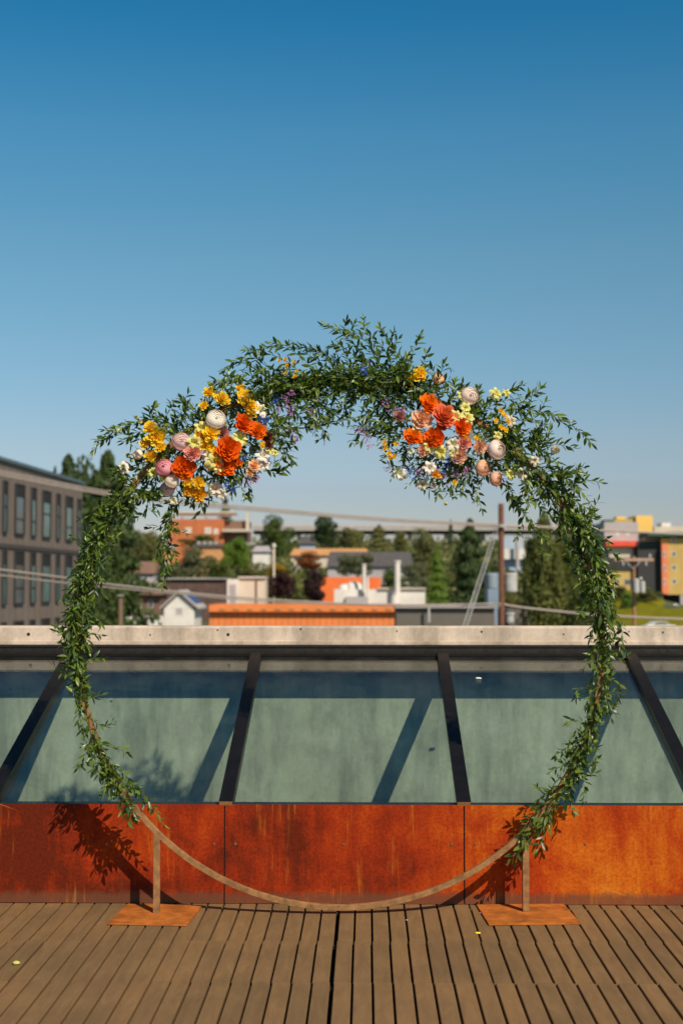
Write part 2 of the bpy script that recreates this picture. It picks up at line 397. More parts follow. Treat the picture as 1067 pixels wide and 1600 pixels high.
# ================================================================== parapet wall and light well
mb = MB(); pz = at(533, 978.5, WELLY).z; pl = at(533, 1001, WELLY).z
mb.prism([(0, 0)]*0 or [(WELLY, -2.6), (WELLY, pl-.012), (WELLY-.018, pl-.02), (WELLY-.020, pl-.002), (WELLY-.002, pl+.003), (WELLY-.001, pz-.008), (WELLY+.006, pz), (WELLY+.3, pz-.004), (WELLY+.3, -9.5), (WELLY+.05, -9.5)], 0, 0)
mb.v = []; mb.f = []; mb.sm = []
sec = [(WELLY, -2.6), (WELLY, pl-.026), (WELLY-.020, pl-.024), (WELLY-.021, pl-.004), (WELLY-.003, pl), (WELLY-.003, pz-.010), (WELLY+.008, pz), (WELLY+.30, pz-.004), (WELLY+.30, -9.5), (WELLY, -9.5)]
xs = [-7+.1*i for i in range(141)]
for x in xs:
    for k, (y, z) in enumerate(sec):
        j = 0
        if k in (5, 6): j = .004*noise.noise((x*2.3, k, 0))
        mb.v.append((x, y+(j if k == 5 else 0), z+j))
n = len(sec)
for i in range(len(xs)-1):
    for k in range(n): mb.f.append((i*n+k, i*n+(k+1) % n, (i+1)*n+(k+1) % n, (i+1)*n+k)); mb.sm.append(False)
mb.f.append(tuple(range(n-1, -1, -1))); mb.f.append(tuple((len(xs)-1)*n+k for k in range(n))); mb.sm += [False]*2
para = tag(mb.build('parapet_wall', M['well']), 'weathered beige concrete parapet wall running behind the skylight, stained with small holes', 'wall')
# form-tie holes seen in the parapet face
for px, py, r_ in [(340, 984.5, .006), (356.5, 991.5, .011), (752, 987, .008), (45, 991, .012), (880, 991, .006), (923, 994, .012), (982, 987, .006), (470, 983, .007), (235, 992, .006), (1035, 988, .007), (620, 986, .005)]:
    p = at(px, py, WELLY-.004); h = MB(); h.tube([(p.x, WELLY-.0045, p.z), (p.x, WELLY-.001, p.z)], [r_*.85, r_], 7)
    h.build('form_tie_hole', M['under'], para)
mb = MB(); mb.box(-6, 6, WALLY+.165, WELLY-.002, -2.75, -2.6)
tag(mb.build('light_well_floor', simple('well floor', (.25, .23, .2))), kind='structure')

# ================================================================== metal ring
Lp = onz(245, 1426.5, .006); Rp = onz(821, 1424.5, .006)
e1 = (Rp-Lp); e1.z = 0; e1.normalize(); nrm = Vector((e1.y, -e1.x, 0))   # towards the camera
RC = onplane(533, 1012, Lp, nrm)
RAD = (onplane(533+408.5, 1012, Lp, nrm)-onplane(533-408.5, 1012, Lp, nrm)).length/2
if RC.z-RAD < .028: RC.z = RAD+.028
TH = .0128
def ringpt(a, r=RAD, d=0):
    return RC+e1*(math.cos(a)*r)+Vector((0, 0, math.sin(a)*r))+nrm*d
ring = thing('ring_stand', (RC.x, RC.y, 0), 'large rusty metal ring standing upright on two square plates, carrying flowers', 'ring stand')
mb = MB(); N = 160
for k in range(N):
    a = 2*math.pi*k/N
    for rr, dd in ((RAD-TH, -TH), (RAD-TH, TH), (RAD+TH, TH), (RAD+TH, -TH)): mb.v.append(tuple(ringpt(a, rr, dd)))
for k in range(N):
    for j in range(4):
        a = k*4+j; b = k*4+(j+1) % 4; c = ((k+1) % N)*4+(j+1) % 4; d = ((k+1) % N)*4+j
        mb.f.append((a, d, c, b)); mb.sm.append(False)
mb.build('hoop', M['ring'], ring, bevel=.002)
for (P, corners) in ((Lp, [(164, 1445), (288.5, 1447), (319, 1414), (203, 1411.5)]), (Rp, [(761, 1444), (903, 1442.5), (883, 1413), (746, 1414.5)])):
    q = [onz(a, b, .006) for a, b in corners]
    c = sum(q, Vector())/4
    ux = ((q[1]-q[0])+(q[2]-q[3])).normalized(); uy = Vector((-ux.y, ux.x, 0))
    hw = ((q[1]-q[0]).length+(q[2]-q[3]).length)/4
    hw = hw; hd = .19
    hd = min(hd, WALLY-.012-c.y)
    mb = MB(); vs = [c-ux*hw-uy*hd, c+ux*hw-uy*hd, c+ux*hw+uy*hd, c-ux*hw+uy*hd]
    for z in (.0015, .0085): mb.v += [(v.x, v.y, z) for v in vs]
    mb.f = [(3,2,1,0),(4,5,6,7),(0,1,5,4),(1,2,6,5),(2,3,7,6),(3,0,4,7)]; mb.sm = [False]*6
    mb.build('base_plate', M['plate'], ring, bevel=.001)
    x = (P-RC).dot(e1); zt_ = RC.z-math.sqrt(RAD**2-x*x)-TH*.4
    mb = MB()
    for z in (.0085, zt_):
        for sx, sy in ((-1, -1), (1, -1), (1, 1), (-1, 1)):
            v = P+e1*(sx*.0145)+nrm*(-sy*.0145); mb.v.append((v.x, v.y, z+(sx*.0145*(x/math.sqrt(RAD**2-x*x)) if z > .1 else 0)))
    mb.f = [(3,2,1,0),(4,5,6,7),(0,1,5,4),(1,2,6,5),(2,3,7,6),(3,0,4,7)]; mb.sm = [False]*6
    mb.build('post', M['ring'], ring, bevel=.0015)

# ================================================================== leaves and sprigs
def leaf(mb, p, d, up, L, W, droop=.2, fold=.25):
    d = d.normalized(); side = d.cross(up)
    if side.length < 1e-3: side = d.orthogonal()
    side.normalize(); nn = side.cross(d).normalized()
    i = len(mb.v)
    mb.v.append(tuple(p))
    for t, wv in ((.28, .85), (.55, 1.0), (.8, .55)):
        c = p+d*(L*t)-nn*(droop*L*t*t)
        mb.v += [tuple(c-side*(W*.5*wv)+nn*(fold*W*.5*wv)), tuple(c), tuple(c+side*(W*.5*wv)+nn*(fold*W*.5*wv))]
    mb.v.append(tuple(p+d*L-nn*(droop*L)))
    mb.f += [(i, i+2, i+1), (i, i+3, i+2)]
    for k in (0, 1):
        a = i+1+k*3; mb.f += [(a, a+1, a+4, a+3), (a+1, a+2, a+5, a+4)]
    a = i+7; mb.f += [(a, a+1, i+10), (a+1, a+2, i+10)]
    mb.sm += [True]*8
def rv(s=1): return Vector((random.gauss(0, s), random.gauss(0, s), random.gauss(0, s)))
def spline(pts, n):
    pts = [Vector(p) for p in pts]; out = []
    if len(pts) == 2: return [pts[0].lerp(pts[1], k/(n-1)) for k in range(n)]
    P = [pts[0]*2-pts[1]]+pts+[pts[-1]*2-pts[-2]]
    m = len(pts)-1
    for k in range(n):
        t = k/(n-1)*m; i = min(int(t), m-1); f = t-i; a, b, c, d = P[i:i+4]
        out.append(.5*((2*b)+(c-a)*f+(2*a-5*b+4*c-d)*f*f+(3*b-3*c+d-a)*f**3))
    return out
LG = .0115   # spacing between leaves
def sprig(pts, parent, L=.043, W=.0145, gap=LG, mat='leaf', side=0, sub=0, name='leafy_stem', bare=.0, stem_r=.0016, taper=True, batch=None):
    ln = sum((Vector(pts[k+1])-Vector(pts[k])).length for k in range(len(pts)-1))
    n = max(4, int(ln/gap)); path = spline(pts, n)
    lf, st = batch or (MB(), MB()); st.tube(path[::2] if n > 6 else path, stem_r, 4, cap=False)
    az = random.uniform(0, 6.28)
    def leaves(path, i0, Ls):
        nonlocal az
        nn_ = len(path)
        for k in range(i0, nn_):
            t = (path[min(k+1, nn_-1)]-path[max(k-1, 0)]).normalized()
            az += 2.4+random.uniform(-.5, .5)
            u = t.orthogonal().normalized(); b = t.cross(u)
            o = u*math.cos(az)+b*math.sin(az)
            al = R(random.uniform(28, 62)); s = k/nn_
            d = t*math.cos(al)+o*math.sin(al)+Vector((0, 0, random.uniform(-.12, .2)))
            l = Ls*random.uniform(.65, 1.2)*(1-.35*max(0, s-.7)/.3 if taper else 1)
            leaf(lf, path[k], d, (rv(.5)+Vector((.15, -.35, .8))), l, l*W/L*random.uniform(.75, 1.25), random.uniform(-.12, .38), random.uniform(.1, .5))
        t = (path[-1]-path[-2]).normalized(); leaf(lf, path[-1], t+rv(.1), rv(), Ls*.8, W*.7)
    leaves(path, int(bare*n), L)
    for q in range(sub):
        k = random.randrange(max(1, int((bare+.1)*n)), max(2, int(n*.85)))
        t = (path[min(k+1, n-1)]-path[k-1]).normalized()
        o = (rv()-nrm*0).normalized(); o = (o-t*o.dot(t)).normalized()
        o = (o-nrm*(o.dot(nrm))*.5).normalized()
        sl_ = random.uniform(.05, .11)
        e = path[k]+(t*.6+o*.8).normalized()*sl_+Vector((0, 0, random.uniform(-.01, .02)))
        mid = path[k].lerp(e, .5)+t*.012
        p2 = spline([path[k], mid, e], max(4, int(sl_/gap)))
        st.tube(p2, stem_r*.7, 3, cap=False); leaves(p2, 1, L*.9)
    if batch: return
    return fin(lf, st, parent, mat, name)
BULK = {}
def bulk(parent, mat='leaf'):
    return BULK.setdefault((parent.name, mat), (MB(), MB(), parent, mat))[:2]
def fin(lf, st, parent, mat='leaf', name='leafy_stem'):
    o = lf.build(name, M[mat], parent)
    # stem joins the leaves as one mesh: second material slot
    me = o.data; me.materials.append(M['stem'])
    me2 = MB(); me2.v = lf.v+st.v; off = len(lf.v); me2.f = lf.f+[tuple(i+off for i in f) for f in st.f]; me2.sm = lf.sm+st.sm
    nm = me2.mesh(name); nm.materials.append(M[mat]); nm.materials.append(M['stem'])
    nf = len(lf.f); mi = [0]*nf+[1]*len(st.f); nm.polygons.foreach_set('material_index', mi)
    o.data = nm; bpy.data.meshes.remove(me)
    return o
def rp(px, py, off=0): return onplane(px, py, RC+nrm*off, nrm)
def psprig(pix, parent, off0=.02, off1=.04, **kw):
    n = len(pix); pts = [rp(x, y, off0+(off1-off0)*k/(n-1)) for k, (x, y) in enumerate(pix)]
    return sprig(pts, parent, **kw)
GR = 'leafy greenery and flowers wired to the ring'
def th_ring(name, px, py, label, cat):
    p = rp(px, py); return thing(name, (p.x, p.y, p.z), label, cat, GR)
gl_l = th_ring('leaf_garland', 120, 1000, 'leafy green garland wound down the left side of the ring, ending above the left foot', 'garland')
gl_r = th_ring('leaf_garland', 950, 1000, 'leafy green garland wound down the right side of the ring, reaching the right foot', 'garland')
gl_t = th_ring('leaf_garland', 530, 590, 'dark leafy greenery over the top of the ring between both flower clusters', 'garland')
fa_l = th_ring('flower_arrangement', 330, 700, 'left flower cluster on the ring with yellow blooms, orange roses and pink ranunculus', 'flower arrangement')
fa_r = th_ring('flower_arrangement', 690, 680, 'right flower cluster on the ring with coral roses and peach and blush ranunculus', 'flower arrangement')

def pxang(px, py):
    v = rp(px, py)-RC; return math.atan2(v.z, v.dot(e1))
def garland(parent, a0, a1, n, thick, direction, length=(.16, .28), spread=.45, out=0, L=.043, rad_off=0, widthf=None, per=2, per_k=1):
    for k in range(n):
        for rep_ in range(per+(1 if k/n < .3 else 0 if k/n < .55 else -1)):
            bt = bulk(parent) if rep_ or k % per_k else None
            t = (k+random.random()*1.1)/n; a = a0+(a1-a0)*t
            if rep_ and noise.noise((t*13, thick*300, 7)) < -.14-(.5 if t < .35 else 0): continue
            th = thick*(widthf(t) if widthf else 1)*(1+.9*noise.noise((t*9, thick*100, 3)))
            p = ringpt(a, RAD+rad_off+random.gauss(0, th*.36), random.gauss(.012, th*.34))
            tan = (ringpt(a+.01)-ringpt(a-.01)).normalized()*(direction if random.random() < .75 else -direction)
            rad = (ringpt(a, RAD+1)-ringpt(a, RAD)).normalized()
            s = random.uniform(*length)
            side = random.choice((-1, 1))
            d = (tan+rad*(side*abs(random.gauss(0, spread))*.9+out)+nrm*random.gauss(.08, spread*.7)).normalized()
            s *= random.uniform(.7, 1.2); mid = p+d*s*.5; d2 = (d*.6+tan*.5+Vector((0, 0, random.uniform(-.45, .2)))).normalized()
            e = mid+d2*s*.5
            sprig([p, mid, e], parent, L=L*random.uniform(.72, 1.15), W=L*random.uniform(.27, .36), sub=0, gap=.0118, batch=bt)
def hug(parent, a0, a1, n, r=.028, L=.040):
    for k in range(n):
        a = a0+(a1-a0)*(k+random.random())/n
        if noise.noise((a*6, 5, r*50)) < -.22: continue
        q = random.uniform(0, 6.28); th = r*random.uniform(.8, 1.3)
        c, s_ = math.cos(q), math.sin(q)
        p = ringpt(a, RAD+c*th, abs(s_)*th)
        sg = random.choice((-1, 1)); e = ringpt(a+sg*random.uniform(.05, .09), RAD+c*th*1.9+random.gauss(0, .012), abs(s_)*th*1.8+.01)
        sprig([p, p.lerp(e, .5)+nrm*.008, e], parent, L=L*random.uniform(.8, 1.2), W=L*.34, gap=.0115, batch=bulk(parent))
# angles: 0 = right, pi/2 = top ; left lower end about (243,1285), right lower end (815,1340)
aL0 = pxang(190, 790); aL1 = pxang(232, 1272)
if aL1 < 0: aL1 += 2*math.pi
garland(gl_l, aL0, aL1-.06, 58, .042, +1, (.06, .13), .50, L=.048, per=3, rad_off=.016, widthf=lambda t: 1.2-.72*t)
aR0 = pxang(880, 790); aR1 = pxang(826, 1300)
garland(gl_r, aR0, aR1, 62, .044, -1, (.06, .13), .50, L=.050, per=3, rad_off=.010, widthf=lambda t: 1.3-.72*t)
aT0 = pxang(395, 640); aT1 = pxang(655, 625)
garland(gl_t, aT0, aT1, 40, .066, -1, (.10, .18), .6, L=.045, per=4)
hug(gl_l, aL0, aL0+(aL1-aL0)*.45, 34); hug(gl_l, aL0+(aL1-aL0)*.45, aL1-.12, 26, .018); hug(gl_r, aR0, aR0+(aR1-aR0)*.5, 38); hug(gl_r, aR0+(aR1-aR0)*.5, aR1+.04, 26, .020); hug(gl_t, aT0, aT1, 70, .030)
for pix in [ # traced stems of the left garland
    [(205,770),(160,830),(130,900)],[(150,840),(122,880),(112,935)],[(130,930),(108,960),(96,1002)],[(120,985),(140,990),(158,992)],
    [(112,1010),(100,990),(88,985)],[(118,1045),(140,1030),(160,1028)],[(112,1020),(100,1050),(84,1040)],[(120,1075),(140,1090),(160,1085)],
    [(140,1120),(160,1135),(178,1128)],[(150,1150),(130,1185),(122,1200)],[(165,1165),(185,1170),(200,1178)],[(165,1180),(150,1200),(140,1195)],
    [(175,1195),(200,1215),(215,1240),(232,1262)],[(190,1215),(215,1232),(235,1255),(257,1288)],[(170,1200),(165,1225),(160,1240)],[(150,860),(128,845),(112,838)],
    [(135,895),(158,905),(162,940)],[(125,950),(150,965),(160,975)]]:
    psprig(pix, gl_l, .01, random.uniform(-.01, .07), L=.042, W=.015)
for pix in [
    [(890,800),(930,850),(945,900)],[(880,790),(905,830),(918,870)],[(900,830),(935,835),(950,845)],[(925,850),(955,862),(966,870)],
    [(930,900),(955,900),(958,915)],[(935,930),(915,945),(905,960)],[(945,960),(968,975),(972,1000)],[(940,1000),(925,1015),(912,1045)],
    [(948,1020),(970,1030),(978,1025)],[(940,1060),(965,1065),(970,1080)],[(935,1090),(960,1080),(966,1090)],[(930,1080),(905,1075),(900,1090)],
    [(930,1120),(950,1110),(958,1105)],[(915,1130),(895,1125),(885,1130)],[(915,1150),(890,1165),(868,1180)],[(905,1180),(880,1195),(862,1205)],
    [(900,1200),(912,1225),(910,1250)],[(895,1215),(865,1235),(842,1250)],[(880,1240),(850,1255),(835,1262)],[(870,1255),(845,1290),(815,1325)],
    [(860,1265),(852,1300),(838,1330)],[(840,1290),(815,1320),(805,1348)],[(845,1270),(820,1290),(812,1310)],[(885,1230),(892,1255),(895,1268)],
    [(900,1140),(898,1160),(900,1200)],[(870,1230),(850,1238),(840,1232)]]:
    psprig(pix, gl_r, .01, random.uniform(-.01, .07), L=.044, W=.016)
top = [ # long wild sprays above and below the crown
    [(590,600),(560,545),(530,520),(506,508)],[(600,590),(585,550),(560,525),(520,512)],[(620,600),(600,545),(572,520),(568,498)],
    [(640,600),(625,560),(605,530),(595,512)],[(610,570),(608,540),(615,520)],[(650,610),(640,570),(650,540),(657,524)],[(650,600),(660,570),(668,552)],
    [(590,560),(560,540),(535,545)],[(570,570),(540,545),(518,540)],[(600,580),(575,570),(545,568)],
    [(480,590),(440,560),(400,550),(385,548)],[(500,585),(460,550),(430,540),(405,545)],[(520,590),(490,560),(460,543),(425,536)],[(530,580),(505,555),(480,545),(452,536)],
    [(440,600),(395,575),(370,565),(352,578)],[(430,610),(385,595),(360,590),(348,604)],[(520,570),(500,550),(478,542)],[(545,580),(520,560),(495,548)],
    [(450,590),(420,575),(400,560),(380,560)],[(420,600),(400,590),(378,585),(362,596)],[(400,620),(370,600),(350,585)],
    [(480,610),(500,640),(540,650)],[(450,640),(480,655),(520,662),(538,655)],[(470,640),(500,665),(510,680)],[(430,650),(470,668),(505,660)],
    [(560,610),(540,630),(535,655)],[(520,610),(522,635),(515,660)],[(580,610),(590,635),(570,655)],[(600,620),(580,645),(562,655)],
    [(610,620),(600,650),(585,668)],[(500,600),(470,625),(455,650)],[(570,600),(610,615),(645,618)],[(480,600),(530,598),(590,605)],
    [(540,605),(590,585),(630,590)],[(440,615),(490,592),(540,590)],[(560,600),(600,605),(640,630)],[(520,595),(560,580),(600,590)],
    [(430,600),(470,600),(520,615)],[(620,590),(640,610),(660,640)],[(600,570),(625,580),(650,600)],[(640,570),(660,590),(670,610)]]
for pix in top: psprig(pix, gl_t, random.uniform(-.05, .03), random.uniform(-.06, .08), L=.047, W=.0155, sub=random.choice((0, 0, 1, 2)))
lc = [ # left cluster greenery
    [(300,690),(250,660),(200,665),(165,685),(143,708)],[(280,670),(240,655),(210,660),(180,668)],[(270,680),(235,650),(240,636)],[(260,675),(215,675),(195,690)],
    [(330,660),(300,640),(290,628)],[(330,655),(305,650),(285,630),(282,622)],[(380,610),(350,600),(335,596)],[(230,690),(200,680),(165,672)],
    [(320,770),(275,790),(262,840),(255,915)],[(270,775),(260,810),(268,850),(275,875)],[(280,780),(255,830),(245,870)],[(265,820),(262,860),(262,905)],
    [(230,740),(205,760),(180,780)],[(215,750),(195,770),(172,800)],[(260,760),(225,780),(200,790)],[(240,770),(230,790),(238,800)],
    [(300,760),(315,780),(320,790)],[(380,740),(388,760),(392,772)],[(400,720),(430,740),(440,735)],[(420,700),(440,700),(450,712)],
    [(420,680),(450,690),(458,690)],[(240,740),(210,730),(185,735)],[(350,730),(365,745),(362,765)],[(340,740),(330,760),(328,780)],
    [(430,660),(450,665),(458,682)],[(400,650),(430,665),(455,668)],[(320,620),(345,605),(365,585)],[(255,730),(280,745),(290,770)]]
for pix in lc: psprig(pix, fa_l, random.uniform(-.03, .05), random.uniform(-.03, .08), L=.048, W=.0165, sub=1 if len(pix) > 3 else random.choice((0, 1, 2)))
rc_ = [
    [(740,650),(790,625),(830,640),(870,650),(905,675),(925,694)],[(750,660),(800,640),(850,645),(885,665)],[(745,640),(780,620),(800,610),(815,602)],[(760,650),(810,630),(835,615),(845,605)],
    [(760,690),(810,690),(850,688)],[(770,700),(830,700),(870,720)],[(770,720),(840,740),(890,740)],[(780,740),(800,780),(830,820),(850,865)],
    [(790,750),(810,790),(840,830),(858,850)],[(800,740),(850,760),(890,780)],[(820,720),(870,740),(900,760),(925,790)],[(840,740),(880,770),(925,800)],
    [(760,740),(790,760),(800,790)],[(720,730),(740,760),(752,795)],[(700,740),(705,760),(700,770)],[(690,730),(720,755),(735,775)],
    [(640,740),(620,735),(605,725)],[(650,750),(670,765),(680,770)],[(600,690),(580,680),(562,690)],[(610,670),(580,670),(558,668)],
    [(620,650),(590,655),(570,662)],[(690,620),(692,600),(700,595)],[(680,600),(690,580),(692,570)],[(700,620),(712,610),(715,606)],
    [(830,700),(870,695),(895,700)],[(850,760),(890,760),(910,745)],[(870,740),(895,735),(902,740)],[(790,660),(830,655),(850,665)],
    [(780,690),(800,672),(825,672)],[(860,780),(900,810),(930,810)],[(840,750),(860,790),(880,830)],[(800,670),(830,690),(850,692)],
    [(770,660),(800,650),(820,636)],[(820,760),(850,800),(880,810)],[(870,790),(900,840),(905,870)],[(750,670),(790,680),(840,700)],
    [(790,700),(820,730),(860,760)],[(800,710),(850,740),(870,770)],[(810,730),(860,750),(900,800)],[(830,740),(880,790),(920,830)]]
for pix in rc_: psprig(pix, fa_r, random.uniform(-.03, .05), random.uniform(-.04, .08), L=.049, W=.016, sub=1 if len(pix) > 3 else random.choice((0, 1, 2)))
def filler(parent, cx, cy, rx, ry, n, mat='leaf', L=.042, rot=0, depth=(.0, .09)):
    for k in range(n):
        bt = bulk(parent, mat)
        a = random.uniform(0, 6.28); r_ = math.sqrt(random.random())
        u, v = math.cos(a)*r_*rx, math.sin(a)*r_*ry
        x = cx+u*math.cos(rot)-v*math.sin(rot); y = cy+u*math.sin(rot)+v*math.cos(rot)
        a2 = a+rot+random.gauss(0, .8); ln = random.uniform(25, 48)
        d0 = random.uniform(*depth)
        psprig([(x, y), (x+math.cos(a2)*ln*.5, y+math.sin(a2)*ln*.5-3), (x+math.cos(a2)*ln, y+math.sin(a2)*ln)], parent, d0-.03, d0+random.uniform(-.03, .05), L=L, W=L*.34, mat=mat, gap=.0105, batch=bt)
filler(fa_l, 330, 695, 98, 46, 120, rot=-.25, depth=(-.06, .09))
filler(fa_r, 700, 680, 92, 50, 120, rot=.30, depth=(-.06, .09))
filler(fa_r, 830, 725, 64, 24, 44, rot=.62, depth=(-.05, .07))
filler(fa_l, 340, 690, 110, 55, 24, mat='leaf_l', L=.028, rot=-.25, depth=(.05, .12))
filler(fa_r, 690, 685, 105, 60, 24, mat='leaf_l', L=.026, rot=.3, depth=(.05, .12))
filler(gl_t, 445, 625, 50, 24, 50, L=.034, depth=(-.03, .08))
filler(gl_t, 590, 600, 62, 20, 44, L=.042, depth=(-.03, .08))

filler(gl_l, 205, 760, 34, 12, 16, rot=-.8, depth=(-.04, .06), L=.048)
for lf_, st_q, par_, mat_ in BULK.values(): fin(lf_, st_q, par_, mat_)['kind'] = 'stuff'
# ================================================================== blooms (axis +Z, radius about 1)
def petal(mb, az, prof, hw, t, ruffle=.05, nu=6, nv=6, tipcut=.22, seed=0):
    i = len(mb.v); ph = random.uniform(0, 6.28); fr = random.uniform(2.5, 5)
    for b in range(nv+1):
        v = b/nv
        for a in range(nu+1):
            u = -1+2*a/nu
            ve = v*(1-tipcut*u*u)
            rho, z = prof(ve)
            width = hw*math.sin(math.pi*(.16+.46*v))**.7*(1-.14*max(0, v-.8)/.2)
            ang = az+u*width
            rf = ruffle*v*v*math.sin(fr*u+ph)+random.uniform(-1, 1)*ruffle*.22*v
            rho = max(.004, rho+rf); z = z+rf*.6
            mb.v.append((rho*math.cos(ang), rho*math.sin(ang), z)); mb.c.append((t, v, 0))
    for b in range(nv):
        for a in range(nu):
            k = i+b*(nu+1)+a; mb.f.append((k, k+1, k+nu+2, k+nu+1)); mb.sm.append(True)
def mk_rose(n=50, ruffle=.085, seed=1, openf=1.0, wide=.82):
    random.seed(seed); mb = MB(); mb.c = []
    for k in range(n):
        t = k/(n-1); az = k*2.39996+random.uniform(-.25, .25)
        op = R((6+64*t**1.2+random.uniform(-6, 6))*openf); H = .62+.30*t; r0 = .04+.24*t
        def prof(v, op=op, H=H, r0=r0, t=t):
            ph = op*(1.45-.62*v)
            return r0*v**.5+H*v*math.sin(ph)*1.06, H*v*math.cos(ph)*(.95-.2*t)-.30*t+(.10*t*(v-.7)*-1 if v > .7 else 0)
        petal(mb, az, prof, (1.15-.30*t)*wide, t, ruffle*(.6+.8*t), nu=8, tipcut=.20)
    return mb
def mk_ran(n=52, seed=2, openc=.2):
    random.seed(seed); mb = MB(); mb.c = []
    for k in range(n):
        t = k/(n-1); az = k*2.39996+random.uniform(-.15, .15)
        Rl = .40+.60*min(1, t*1.6)**.8; pm = R(177-82*t**1.1)
        def prof(v, Rl=Rl, pm=pm, t=t):
            ps = R(18)+(pm-R(18))*v
            return Rl*math.sin(ps)*(1+.05*(v > .95)*t), -Rl*.80*math.cos(ps)-.10*(1-t)+.05
        petal(mb, az, prof, 1.05, t, .008+.016*t, nu=8, tipcut=.10)
    mb2 = MB()
    return mb
def mk_lis(n=9, seed=3):
    random.seed(seed); mb = MB(); mb.c = []
    for k in range(n):
        t = k/(n-1); az = k*2.39996
        op = R(22+34*t)
        def prof(v, op=op, t=t):
            ph = op*(1.3-.3*v) if v < .7 else op*(1.1+.9*(v-.7)/.3)
            return .05+1.05*v*math.sin(ph), 1.15*v*math.cos(ph)-.4
        petal(mb, az, prof, .72, t, .14)
    return mb
def mk_bud(n=6, seed=4):
    random.seed(seed); mb = MB(); mb.c = []
    for k in range(n):
        az = k*2*math.pi/3+(.5 if k > 2 else 0); s = 1 if k < 3 else .86
        def prof(v, s=s): return s*(.12+.5*math.sin(min(1, v*1.05)*math.pi*.80)), 1.5*v-.75
        petal(mb, az, prof, 1.15, k/5, .05, tipcut=.35)
    return mb
def mk_ball(n=40, seed=5):
    random.seed(seed); mb = MB(); mb.c = []
    for k in range(n):
        t = (k+.5)/n; ph = math.acos(1-1.75*t); az = k*2.39996
        c = Vector((math.sin(ph)*math.cos(az), math.sin(ph)*math.sin(az), math.cos(ph)))*.82
        q = c.to_track_quat('Z', 'Y')
        i = len(mb.v); m_ = 5
        mb.v.append(tuple(c*.8)); mb.c.append((t, .2, 0))
        for j in range(m_):
            a = 6.283*j/m_+random.random(); p = c+q @ Vector((math.cos(a)*.26, math.sin(a)*.26, random.uniform(.06, .22)))
            mb.v.append(tuple(p)); mb.c.append((t, random.uniform(.5, 1), 0))
        for j in range(m_): mb.f.append((i, i+1+j, i+1+(j+1) % m_)); mb.sm.append(False)
    return mb
def mk_florets(n=20, seed=6, spread=1.0):
    random.seed(seed); mb = MB(); mb.c = []
    for k in range(n):
        c = Vector((random.gauss(0, .42), random.gauss(0, .42), random.gauss(0, .4)))*spread
        d = (Vector((0, 0, 1))+rv(.5)).normalized(); q = d.to_track_quat('Z', 'Y'); s = random.uniform(.16, .27)
        for j in range(5):
            a = 6.283*j/5; i = len(mb.v)
            for (r_, da, h) in ((0, 0, 0), (.6, -.42, .12), (1, 0, .3), (.6, .42, .12)):
                mb.v.append(tuple(c+q @ Vector((math.cos(a+da)*r_*s, math.sin(a+da)*r_*s, h*s)))); mb.c.append((random.random(), r_, 0))
            mb.f.append((i, i+1, i+2, i+3)); mb.sm.append(False)
    return mb
def variants(fn, cnt, **kw): return [fn(seed=100+17*k+hash_(fn.__name__), **kw).mesh(fn.__name__[3:]+'_bloom') for k in range(cnt)]
def hash_(s): return sum(ord(c) for c in s)
st_ = random.getstate()
G = {'rose': variants(mk_rose, 3), 'ruf': variants(mk_rose, 3, n=28, ruffle=.15, wide=1.0, openf=.95), 'ran': variants(mk_ran, 3), 'lis': variants(mk_lis, 3), 'bud': variants(mk_bud, 2), 'ball': variants(mk_rose, 2, n=16, ruffle=.14, openf=.8), 'flo': variants(mk_florets, 3)}
random.setstate(st_)
PC = {
 'orange': m_petal('orange petal', (.96, .32, .010), (.90, .10, .005), (.96, .30, .015)),
 'red': m_petal('red orange petal', (.95, .24, .008), (.82, .040, .003), (.94, .22, .010)),
 'coral': m_petal('coral petal', (.94, .28, .012), (.86, .13, .03), (.92, .30, .16)),
 'coralpink': m_petal('coral pink petal', (.82, .26, .16), (.86, .36, .28), (.9, .45, .38)),
 'peach': m_petal('peach petal', (.96, .50, .14), (.97, .62, .36), (.98, .70, .50)),
 'dusty': m_petal('dusty peach petal', (.78, .36, .20), (.88, .50, .33), (.92, .62, .46)),
 'mauve': m_petal('mauve petal', (.42, .13, .12), (.50, .20, .18), (.60, .30, .27)),
 'maroon': m_petal('dark maroon petal', (.10, .02, .015), (.16, .03, .02), (.22, .06, .03)),
 'yellow': m_petal('golden yellow petal', (.98, .60, .012), (.98, .66, .022), (.98, .74, .06)),
 'gold': m_petal('deep gold petal', (.90, .40, .01), (.93, .47, .015), (.95, .55, .03)),
 'lemon': m_petal('pale lemon petal', (.72, .66, .10), (.80, .74, .22), (.86, .82, .38)),
 'cream': m_petal('cream petal', (.72, .66, .42), (.80, .74, .58), (.84, .78, .66)),
 'white': m_petal('blush white petal', (.86, .80, .62), (.94, .85, .78), (.95, .88, .84)),
 'blush': m_petal('blush petal', (.92, .76, .50), (.97, .84, .76), (.98, .88, .83)),
 'pink': m_petal('pink petal', (.92, .60, .52), (.96, .72, .67), (.97, .78, .74)),
 'hot': m_petal('rose pink petal', (.80, .20, .26), (.90, .34, .42), (.94, .50, .56)),
 'green': m_petal('pale green bud', (.45, .50, .12), (.60, .62, .22), (.70, .70, .35)),
 'blue': m_petal('blue floret', (.02, .06, .42), (.035, .10, .60), (.06, .15, .7)),
 'purple': m_petal('lilac floret', (.50, .14, .40), (.62, .22, .55), (.75, .38, .68)),
}
